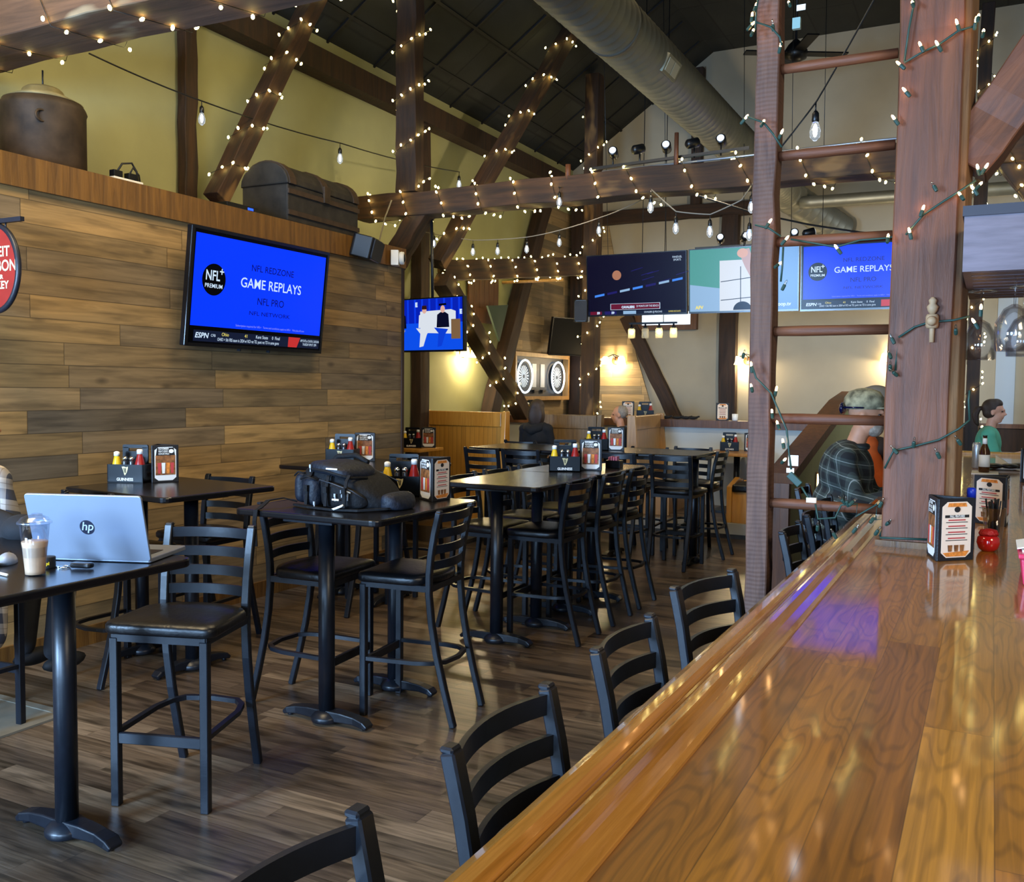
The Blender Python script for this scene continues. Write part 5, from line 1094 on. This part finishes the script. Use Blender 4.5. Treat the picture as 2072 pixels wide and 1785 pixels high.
    if trousers and legs:
        g = G(); g.ell(R_(0, 0, .05), (.18*girth*s, .15*girth*s, .10*s), 16, 10)
        for sd in (-1, 1):
            kn = R_(sd*.12, .42, .05); an = Vector((sd*.11, .34*s+.02, .32 if sh > .65 else max(.09, sh-.38)))
            cap_(g, R_(sd*.09, .02, .06), kn, .094*s, .068*s); cap_(g, kn, an, .068*s, .055*s)
        obj('trousers', g, trousers, t, remesh=.014)
        for sd in (-1, 1):
            z = (.32 if sh > .65 else max(.09, sh-.38))-.075
            obj('shoe', G().ell((sd*.11, .34*s+.08, z), (.05, .13, .045), 14, 8), 'black_matte', t)
    return t, hd, R_, P
def plaidmat(name, base, alt, line, line2=None, p=.085, dirx=(1, .6)):
    m, nt, N, L, b = newmat(name); MATS[name] = m
    tc = N.new('ShaderNodeTexCoord'); sp = N.new('ShaderNodeSeparateXYZ'); L.new(tc.outputs['Object'], sp.inputs[0])
    a = math_(N, L, 'DIVIDE', math_(N, L, 'ADD', math_(N, L, 'MULTIPLY', sp.outputs[0], dirx[0]), math_(N, L, 'MULTIPLY', sp.outputs[1], dirx[1])), p); c = math_(N, L, 'DIVIDE', math_(N, L, 'ADD', sp.outputs[2], math_(N, L, 'MULTIPLY', sp.outputs[1], .25)), p)
    fa, fc = math_(N, L, 'FRACT', a), math_(N, L, 'FRACT', c)
    s1 = math_(N, L, 'LESS_THAN', fa, .5); s2 = math_(N, L, 'LESS_THAN', fc, .5); k = math_(N, L, 'MULTIPLY', math_(N, L, 'ADD', s1, s2), .5)
    l1 = math_(N, L, 'LESS_THAN', math_(N, L, 'ABSOLUTE', math_(N, L, 'SUBTRACT', fa, .25)), .02); l2 = math_(N, L, 'LESS_THAN', math_(N, L, 'ABSOLUTE', math_(N, L, 'SUBTRACT', fc, .25)), .02); ln = math_(N, L, 'MULTIPLY', math_(N, L, 'MAXIMUM', l1, l2), .55)
    m1 = N.new('ShaderNodeMix'); m1.data_type = 'RGBA'; L.new(k, m1.inputs[0]); m1.inputs[6].default_value = (*hexl(base), 1); m1.inputs[7].default_value = (*hexl(alt), 1)
    m2 = N.new('ShaderNodeMix'); m2.data_type = 'RGBA'; L.new(ln, m2.inputs[0]); L.new(m1.outputs[2], m2.inputs[6]); m2.inputs[7].default_value = (*hexl(line), 1)
    L.new(m2.outputs[2], b.inputs['Base Color']); setin(b, Roughness=.85); return m
DENIM = mat('trouser_dark', '#14161c', rough=.8)
HAIRD = mat('hair_dark', '#1c1310', rough=.5, noise=.3, nscale=60, stretch=(8, 8, 1), bump=.4); HAIRB = mat('hair_brown', '#35251b', rough=.5, noise=.3, nscale=60, stretch=(8, 8, 1), bump=.4); HAIRG = mat('hair_grey', '#8a7f72', rough=.6, noise=.3, nscale=60, bump=.4)
# woman in the hoodie, from behind
t, hd, R_, P = person('dark haired woman in a black hoodie sitting with her back turned by the booth', (-4.88, 10.14, 0), -.05, sh=.735, s=.89, skin=SKIN2, shirt=mat('hoodie_black', '#0e0f13', rough=.9, noise=.2, nscale=20, bump=.2), trousers=DENIM, arms='lap')
g = G().ell((0, -.015, .06), (.1, .115, .105), 18, 12, hd).ell((0, -.06, -.05), (.12, .075, .17), 18, 12, hd).ell((.07, -.02, -.06), (.045, .06, .14), 12, 10, hd).ell((-.07, -.02, -.08), (.05, .06, .15), 12, 10, hd); obj('hair', g, mat('hair_chestnut', '#2f2119', rough=.45, noise=.45, nscale=60, stretch=(8, 8, 1), bump=.4), t, remesh=.012)
obj('hood', G().tube([R_(-.12, .02, .60), R_(-.1, -.09, .56), R_(0, -.14, .52), R_(.1, -.09, .56), R_(.12, .02, .60)], [.03, .05, .06, .05, .03], 10), MATS['hoodie_black'], t)
# grey haired man behind the booth panel
t, hd, R_, P = person('grey haired man seen in profile above the pale oak booth panel', (-4.28, 11.45, PZ), R90+.15, sh=.47, s=.92, skin=SKIN, shirt=mat('shirt_charcoal', '#22252c', rough=.85), trousers=DENIM, arms='lap')
obj('hair', G().ell((0, -.03, .055), (.085, .088, .095), 18, 12, hd), HAIRG, t)
# man in plaid at the bar
PLD = plaidmat('plaid_green', '#0f1418', '#36423f', '#a4aca8', p=.085)
t, hd, R_, P = person('heavy set man in dark plaid shirt and camouflage cap sitting at the bar', (-.85, 6.18, 0), -R90-.05, sh=.735, s=1.04, skin=SKIN, shirt=PLD, trousers=DENIM, arms='bar', lean=.16, girth=1.4, hem=.0, head_turn=.1)
CAMO = mat('camo_cloth', '#8a8468', rough=.85, noise=.65, nscale=22, bump=.1)
cp = obj('cap', G().lathe([(.098, .0), (.101, .03), (.095, .07), (.075, .105), (.035, .123), (.008, .127)], 22, (0, -.005, .045), T=hd, sy=1.18), CAMO, t)
obj('peak', G().prism([(.085*math.cos(a), .07+.085*math.sin(a)*1.1) for a in [PI*i/12 for i in range(13)]], .05, .058, 'z', T=hd), CAMO, cp)
sg_ = obj('sunglasses', G().ell((-.045, -.125, .05), (.055, .018, .034), 12, 8, hd).ell((.045, -.125, .05), (.055, .018, .034), 12, 8, hd).tube([hd @ Vector(p) for p in ((-.085, -.11, .055), (-.105, .0, .055))], .006, 6).tube([hd @ Vector(p) for p in ((.085, -.11, .055), (.105, .0, .055))], .006, 6), mat('lens_blue', '#0c1030', rough=.12), t)
obj('beard', G().ell((0, .058, -.07), (.056, .052, .05), 14, 10, hd), HAIRG, t)
obj('collar', G().tube([R_(.085*math.cos(a), .0+.075*math.sin(a), .60) for a in [2*PI*i/18 for i in range(18)]], .022, 8, closed=True), PLD, t)
# person in orange beyond him
t, hd, R_, P = person('person in orange top and grey cap, half hidden by the big post', (-.84, 7.02, 0), -R90+.2, sh=.76, s=1.04, skin=SKIN, shirt=mat('cloth_orange', '#b2501a', rough=.85, noise=.2, nscale=10), trousers=DENIM, arms='bar', lean=.12, girth=1.2, head_turn=.2)
obj('jacket_collar', G().ell(R_(.04, .06, .52), (.2, .12, .09), 16, 12).ell(R_(.0, .12, .36), (.15, .10, .2), 14, 10), mat('jacket_brown', '#2b2220', rough=.85), t)
cp = obj('cap', G().lathe([(.096, .0), (.1, .03), (.092, .07), (.072, .105), (.03, .122), (.008, .126)], 22, (0, -.005, .045), T=hd, sy=1.18), mat('cap_grey', '#6d675c', rough=.85), t)
obj('peak', G().prism([(.085*math.cos(a), -.07-.085*math.sin(a)) for a in [PI*i/12 for i in range(13)]], .05, .058, 'z', T=hd), 'black_matte', cp)
obj('beard', G().ell((0, .07, -.085), (.055, .05, .05), 14, 10, hd), HAIRB, t)
# woman in green on the far side of the bar
t, hd, R_, P = person('woman in a green tee with a dark ponytail sitting beyond the end of the bar', (-.02, 11.12, 0), -R90, sh=.74, s=.97, skin=SKIN2, shirt=mat('tee_green', '#52a184', rough=.85, noise=.08, nscale=8), trousers=DENIM, arms='phone', sleeve='short', legs=False)
obj('hair', G().ell((0, -.022, .055), (.087, .1, .096), 18, 12, hd).ell((0, .022, .095), (.074, .072, .058), 18, 10, hd).ell((0, -.03, .0), (.082, .08, .07), 16, 10, hd), HAIRB, t, remesh=.01); obj('ponytail', G().tube([hd @ Vector(p) for p in ((0, -.105, .05), (0, -.15, .04), (0, -.175, -.03), (0, -.16, -.11), (0, -.14, -.15))], [.022, .034, .036, .026, .008], 10), HAIRB, t)
obj('phone', G().cb((0, .41, .33), (.075, .14, .008), T=Matrix.Translation((0, 0, .74))), 'black_plastic', t) if False else None
st_ = thing('bar_stool_far', 'backless stool under the woman in green', 'stool', (-.02, 11.12, 0)); st_.name = 'round_stool'
obj('seat', G().lathe([(.16, .66), (.17, .68), (.165, .72), (.1, .73)], 20), 'black_vinyl', st_); obj('leg', G().lathe([(.2, 0), (.19, .02), (.03, .04), (.03, .66)], 16), 'black_metal', st_)
# arm of the person in grey at the right edge
t, hd, R_, P = person('person in a grey shirt leaning on the bar, cut off by the right edge', (.80, 11.15, 0), PI-.45, sh=.74, s=1.0, skin=SKIN, shirt=mat('shirt_grey', '#59616c', rough=.85), trousers=DENIM, arms='bar', sleeve='short', lean=.1, legs=False)
st2 = thing('round_stool', 'backless stool under the person in grey at the right edge', 'stool', (.80, 11.15, 0))
obj('seat', G().lathe([(.16, .66), (.17, .68), (.165, .72), (.1, .73)], 20), 'black_vinyl', st2); obj('leg', G().lathe([(.2, 0), (.19, .02), (.03, .04), (.03, .66)], 16), 'black_metal', st2)
obj('hair', G().ell((0, -.028, .058), (.086, .096, .092), 18, 12, hd), HAIRB, t)
# person at the left edge
t, hd, R_, P = person('person in plaid flannel at the left edge, mostly outside the frame', (-4.37, 2.80, 0), .05, sh=.70, s=1.0, skin=SKIN, shirt=plaidmat('plaid_pale', '#3a3f4e', '#c3bcb4', '#6a5a50', p=.10), trousers=DENIM, arms='lap', hem=.26)
obj('hair', G().ell((0, -.028, .058), (.086, .096, .092), 18, 12, hd), HAIRB, t)
ct = thing('black_coat', 'black coat draped over the stool back at the left edge', 'coat', (-3.80, 2.42, 0))
g = G().ell((0, .0, 1.05), (.46, .09, .15), 20, 12).ell((0, -.02, .97), (.42, .07, .2), 20, 12).ell((.38, -.02, 1.12), (.09, .08, .06), 12, 8)
obj('cloth', g, mat('coat_black', '#0a0b10', rough=.85, noise=.25, nscale=10, bump=.3), ct, remesh=.015)
# ---------------------------------------------------------------- fairy lights
_bm = None
def bulb_mesh(m):
    key = 'bulbmesh_'+m
    if key in bpy.data.meshes: return bpy.data.meshes[key]
    g = G().ell((0, 0, 0), (.0105, .0105, .016), 8, 6); me = bpy.data.meshes.new(key); me.from_pydata([tuple(p) for p in g.v], [], g.f)
    for p in me.polygons: p.use_smooth = True
    me.materials.append(MATS[m]); return me
def light_string(label, wire, bulbs, bm_='bulb_led', wm='wire_black', group='strings of fairy lights', wr=.0028, scale=1.0, off=(), name='fairy_light_string', back_y=4.43, back_x=-.42):
    """wire: list of polylines; bulbs: list of points"""
    t = thing(name, label, 'string lights', wire[0][0], 0, group); o0 = Vector(wire[0][0])
    for w_ in wire: obj('wire', G().tube([Vector(p)-o0 for p in w_], wr, 5), wm, t)
    for i, p in enumerate(bulbs):
        b = bpy.data.objects.new('bulb', bulb_mesh('bulb_off' if i in off else bm_)); COL.objects.link(b); b.parent = t; b.location = Vector(p)-o0; b.scale = (scale,)*3; b.rotation_euler = (random.uniform(-.8, .8), random.uniform(-.8, .8), 0)
    if wm == 'wire_green':
        sm = bpy.data.meshes.get('socketmesh')
        if not sm:
            gg = G().lathe([(.006, -.012), (.0075, -.006), (.0075, .012), (.005, .016)], 8); sm = bpy.data.meshes.new('socketmesh'); sm.from_pydata([tuple(p) for p in gg.v], [], gg.f); sm.materials.append(MATS['wire_green'])
        for b in [c for c in t.children if c.name.startswith('bulb')]:
            b.scale = (.5, .5, .85); s_ = bpy.data.objects.new('socket', sm); COL.objects.link(s_); s_.parent = t; s_.rotation_euler = b.rotation_euler; s_.location = b.location-(b.rotation_euler.to_matrix() @ Vector((0, 0, .024)))
    return t
def resample(P, step):
    out = []; d = step*.5
    for a, b in zip(P[:-1], P[1:]):
        a, b = Vector(a), Vector(b); L_ = (b-a).length
        while d < L_: out.append(a+(b-a)*(d/L_)); d += step
        d -= L_
    return out
def wrap(p0, p1, side, w_, h_, pitch, step, ph=0, gap=.014, out=.016):
    """square helix round a timber; returns wire and bulb points"""
    p0, p1 = Vector(p0), Vector(p1); z = (p1-p0).normalized(); Ln = (p1-p0).length; x = Vector(side); x = (x-z*x.dot(z)).normalized(); y = z.cross(x); W2, H2 = w_/2+gap, h_/2+gap
    cs = [(1, -1), (1, 1), (-1, 1), (-1, -1)]; pts = []; n = int(Ln/pitch*4)
    for i in range(n+1):
        c = cs[(i+ph) % 4]; tt = min(Ln, i*pitch/4+random.uniform(-.02, .02)); pts.append(p0+z*tt+x*(c[0]*W2)+y*(c[1]*H2))
    bl = []
    for p in resample(pts, step):
        q = p-p0; zz = z*q.dot(z); r_ = (q-zz).normalized(); bl.append(p+r_*out+Vector((random.uniform(-.012, .012), random.uniform(-.012, .012), random.uniform(-.012, .012))))
    return pts, bl
def wrapped(label, *a, sc=1.0, bm_='bulb_led', **k):
    pts, bl = wrap(*a, **k); return light_string(label, [pts], bl[:99], bm_, scale=sc)
wrapped('fairy lights wound round the thick near beam at the top left', (-6.3, 3.89, 3.885), (-2.6, 3.89, 3.885), (0, 0, 1), .23, .40, .55, .17, sc=1.0)
wrapped('fairy lights spiralling up the dark post above the trunk', (-5.43, 8.22, 3.74), (-5.43, 8.22, 5.9), (1, 0, 0), .24, .22, .50, .115, sc=.95)
a, b = at(437, 405, X=-5.75), at(650, -30, X=-5.75); wrapped('fairy lights wound round the brace left of the trunk', a, b, (0, 1, 0), .15, .16, .42, .12, sc=.95)
a, b = at(884, 535, X=-5.62), at(1152, 66, X=-4.95); wrapped('fairy lights climbing the long brace toward the roof', a, b, (0, 1, 0), .17, .17, .62, .13, sc=.95)
wrapped('fairy lights spiralling down the post on the drink rail', (-5.13, 12.42, 1.34), (-5.13, 12.42, 5.6), (1, 0, 0), .24, .24, .62, .15, sc=.95)
wrapped('fairy lights wrapped along the left half of the middle tie beam', (-6.0, 8.24, 3.572), (-3.2, 8.24, 3.572), (0, 0, 1), .255, .26, .42, .115, sc=.95)
wrapped('fairy lights wrapped along the right half of the middle tie beam', (-3.15, 8.24, 3.572), (.35, 8.24, 3.572), (0, 0, 1), .255, .26, .5, .125, sc=.95)
wrapped('fairy lights wrapped round the short beam below the middle tie beam', (-6.2, 10.4, 3.19), (-5.2, 12.2, 3.42), (0, 0, 1), .25, .2, .36, .10, sc=.95)
a, b = at(893, 565, X=-5.72), at(1058, 838, X=-5.72); wrapped('fairy lights studding the brace that drops to the booth', a, b, (0, 1, 0), .19, .2, .5, .13, sc=.95)
wrapped('fairy lights round the distant post right of the big bar post', (-.21, 12.4, 1.3), (-.21, 12.4, 6.0), (1, 0, 0), .14, .2, .5, .13, sc=.95)
wrapped('fairy lights along the shaded brace behind the glass rack', (-.10, 8.24, 3.72), (.5, 8.24, 2.83), (0, 1, 0), .18, .18, .3, .11, sc=.95)
# sagging strands of small lights strung between beam and posts
pts = [at(*p, Y=12.0) for p in ((873, 558), (905, 575), (950, 570), (1000, 560), (1060, 556), (1137, 563))]; light_string('fairy lights on the pole under the short beam', [pts], resample(pts, .16), scale=.95)
tag(obj('pole', G().tube([at(950, 575, Y=12.1), at(1140, 566, Y=12.1)], .022, 8), 'oak_pale'), 'thin horizontal wooden pole under the short light wrapped beam', 'pole')
# the strings on the big post and the ladder: warm bulbs on green wire
FY = 4.075
def pp(*L, Y=FY): return [at(x, y, Y=Y) for x, y in L]
post_wire = [pp((1838, -20), (1850, 5), (1839, 60), (1830, 125)), pp((1830, 127), (1862, 108), (1900, 90), (1940, 62), (1975, 52)),
             pp((1832, 125), (1830, 182), (1822, 240), (1835, 270), Y=4.12), pp((1833, 475), (1868, 435), (1905, 410), (1945, 385), (1975, 365)),
             pp((1833, 475), (1790, 482), (1740, 486), (1692, 500), (1600, 484), Y=4.16), pp((1818, 683), (1850, 662), (1880, 652), (1930, 648), (1962, 640)), pp((1818, 683), (1814, 720), (1812, 750), Y=4.1),
             pp((1790, 948), (1808, 912), (1850, 903), (1900, 890), (1940, 868), (1962, 850)), pp((1962, 850), (1960, 810), (1962, 790)), pp((1780, 1088), (1830, 1090), (1880, 1092))]
lit = [(1846, 5), (1862, 90), (1896, 88), (1936, 45), (1980, 32), (1990, 63), (1975, 40), (1818, 128), (1830, 182), (1808, 238), (1840, 467), (1868, 421), (1942, 393), (1978, 338), (1996, 336), (1968, 380), (1984, 372), (1797, 478), (1692, 500), (1970, 650), (1985, 622)]
offp = [(1887, 372), (1802, 680), (1798, 712), (1801, 735), (1804, 750), (1934, 662), (1850, 890), (1894, 912), (1935, 886), (1805, 905)]
ALL = [at(x, y, Y=FY-.015) for x, y in lit+offp]
light_string('warm mini lights on green wire looped round the big bar post', post_wire, ALL, 'bulb_warm', 'wire_green', scale=.62, wr=.0045, off=set(range(len(lit), len(lit)+len(offp))))
lad_wire = [pp((1535, -10), (1530, 25), (1528, 60)), pp((1530, 45), (1560, 55), (1578, 75), (1582, 92)), pp((1512, 236), (1545, 248), (1565, 272), (1582, 298)), pp((1528, 455), (1556, 462), (1580, 478)),
            pp((1585, 500), (1583, 540), (1580, 570)), pp((1522, 740), (1530, 765), (1560, 795), (1575, 830), (1592, 870), (1597, 920), (1601, 950)), pp((1622, 985), (1632, 1002), (1642, 1014)),
            pp((1650, 1020), (1655, 1050), (1690, 1048), (1702, 1022), (1735, 1020), (1732, 1045), (1775, 1020), (1772, 1052), (1795, 1050), (1780, 1085), Y=4.15)]
lit = [(1522, 30), (1523, 48), (1524, 62), (1530, 10), (1580, 90), (1596, 5), (1510, 237), (1545, 246), (1582, 267), (1558, 448), (1592, 482), (1578, 533), (1520, 738), (1520, 781), (1571, 787), (1562, 833), (1573, 856), (1584, 893), (1588, 930)]
offp = [(1563, 45), (1590, 572), (1506, 712), (1684, 1075), (1735, 1065), (1700, 1008), (1712, 1010), (1730, 1012), (1786, 1012), (1770, 1045), (1800, 1055), (1779, 1070), (1655, 1060)]
light_string('warm mini lights on green wire looped down the ladder rail and bottom rung', lad_wire, [at(x, y, Y=FY+.005) for x, y in lit+offp], 'bulb_warm', 'wire_green', scale=.62, wr=.0045, off=set(range(len(lit), len(lit)+len(offp))), back_y=4.30, back_x=-.985)
lad = bpy.data.objects[[o.name for o in bpy.data.objects if o.get('label', '').startswith('warm mini lights on green wire looped down')][0]]
p = lad.location
obj('paper_tag', G().cb(at(1605, 932, Y=FY)-p, (.042, .001, .045)).cb(at(1599, 952, Y=FY)-p, (.032, .001, .02)).cb(at(1642, 1012, Y=FY)-p, (.04, .02, .02)).cb(at(1621, 15, Y=FY)-p, (.036, .001, .024)), 'paper_white', lad)
obj('end_plug', G().cb((0, 0, 0), (.065, .022, .03), T=Matrix.Translation(at(1608, 970, Y=FY)-p) @ Matrix.Rotation(.75, 4, 'Y')), 'wire_green', lad, bevel=.003)
sp_ = obj('socket_end', G().cb(at(1612, 48, Y=FY)-p, (.032, .02, .045)), mat('tag_teal', '#7f9c98', rough=.5), lad)
# ---------------------------------------------------------------- cafe bulb strands
def cafe(label, wire, sockets, wm='wire_black', sc=1.0):
    t = thing('cafe_light_string', label, 'string lights', wire[0], 0, 'strands of clear cafe bulbs'); o0 = Vector(wire[0])
    P = [Vector(p)-o0 for p in wire]; S = []
    for i in range(len(P)-1):
        for k in range(6):
            f = k/6; q = P[i]+(P[i+1]-P[i])*f; q.z -= 4*f*(1-f)*.012*(P[i+1]-P[i]).length; S.append(q)
    S.append(P[-1]); obj('wire', G().tube(S, .006*sc, 6), wm, t)
    for p in sockets:
        p = Vector(p)-o0
        so = obj('socket', G().tube([p, p-Vector((0, 0, .05*sc))], .004*sc, 6).lathe([(.008*sc, -.045*sc), (.018*sc, -.06*sc), (.02*sc, -.10*sc), (.016*sc, -.105*sc)], 12, p), 'black_plastic', t)
        obj('glass', G().lathe([(.014*sc, -.105*sc), (.022*sc, -.125*sc), (.03*sc, -.155*sc), (.026*sc, -.185*sc), (.008*sc, -.205*sc)], 14, p), 'bulb_glass', so)
        obj('filament', G().ell((p.x, p.y, p.z-.15*sc), (.011*sc, .011*sc, .035*sc), 8, 6), 'bulb_cool', so)
mat('bulb_glass', '#eef4ff', rough=.05, trans=1, ior=1.1, emit=(.8, .9, 1), es=.15)
W1 = [at(180, 108, X=-5.68), at(410, 205, X=-5.68), at(690, 290, X=-5.7), at(930, 348, X=-5.75)]
cafe('cafe bulbs strung from the near beam past the slim post to the middle beam', W1, [at(408, 203, X=-5.68), at(688, 290, X=-5.7), at(929, 348, X=-5.75)], sc=.95)
W2 = [at(862, 470, Y=9.3), at(957, 486, Y=9.3), at(1066, 480, Y=9.3), at(1132, 466, Y=9.3), at(1215, 440, Y=9.3), at(1310, 398, Y=8.5)]
cafe('pale cord of cafe bulbs sagging under the left of the middle beam', W2, [at(x, y, Y=9.3) for x, y in ((878, 470), (917, 480), (957, 486), (1007, 484), (1066, 480), (1132, 466), (1212, 441))], 'wire_pale', sc=.85)
W3 = [at(1318, 383, Y=8.12), at(1368, 428, Y=8.0), at(1437, 434, Y=8.0), at(1500, 405, Y=8.0), at(1524, 370, Y=8.12)]
cafe('pale cord of cafe bulbs sagging between the middle beam and ladder rail', W3, [at(x, y, Y=8.0) for x, y in ((1317, 386), (1368, 428), (1437, 434), (1517, 440), (1521, 384))], 'wire_pale', sc=.95)
cafe('cafe bulb hanging from the middle beam left of the post with lights', [at(1130, 378, Y=8.07), at(1135, 380, Y=8.07)], [at(1132, 380, Y=8.07)], sc=.85)
W4 = [at(1790, -40, Y=5.4), at(1652, 205, Y=5.3), at(1570, 310, Y=5.2)]
cafe('steep black cord with one near cafe bulb behind the ladder rungs', W4, [at(1651, 207, Y=5.3)], sc=1.0)
tag(obj('cable', G().tube([at(1400, 392, Y=8.35), at(1530, 432, Y=8.9), at(1640, 455, Y=9.2), at(1740, 470, Y=9.4), at(1830, 476, Y=9.6)], .009, 6), 'wire_black'), 'black cable sagging behind the ladder above the screen bank', 'cable')
tag(obj('conduit', G().tube([(-3.3, 8.2, 3.715), (-2, 8.2, 3.725), (-.9, 8.2, 3.74), (.3, 8.2, 3.73)], .011, 6), mat('conduit_grey', '#9aa0a8', rough=.35, metal=.6)), 'grey conduit lying along the top of the middle tie beam', 'conduit')
tag(obj('cord', G().tube([(-5.58, 8.09, 3.62), (-5.66, 8.09, 3.45), (-5.72, 8.07, 3.2), (-5.78, 8.0, 3.05), (-5.6, 7.9, 3.03), (-5.3, 7.8, 3.0)], .008, 6), 'wire_pale'), 'grey cords running down the knee brace to the camera', 'cord')
# ---------------------------------------------------------------- turn lettering into plain meshes
bpy.context.view_layer.update()
dg = bpy.context.evaluated_depsgraph_get(); cache = {}
for o in [o for o in bpy.data.objects if o.type == 'FONT']:
    me = cache.get(o.data.name)
    if me is None:
        me = bpy.data.meshes.new_from_object(o.evaluated_get(dg), depsgraph=dg); me.name = o.data.name; cache[o.data.name] = me
        if not me.materials: me.materials.append(o.data.materials[0])
    n = bpy.data.objects.new('lettering', me); COL.objects.link(n); n.parent = o.parent; n.matrix_parent_inverse = o.matrix_parent_inverse; n.matrix_basis = o.matrix_basis.copy()
    nm = o.name; bpy.data.objects.remove(o); n.name = nm
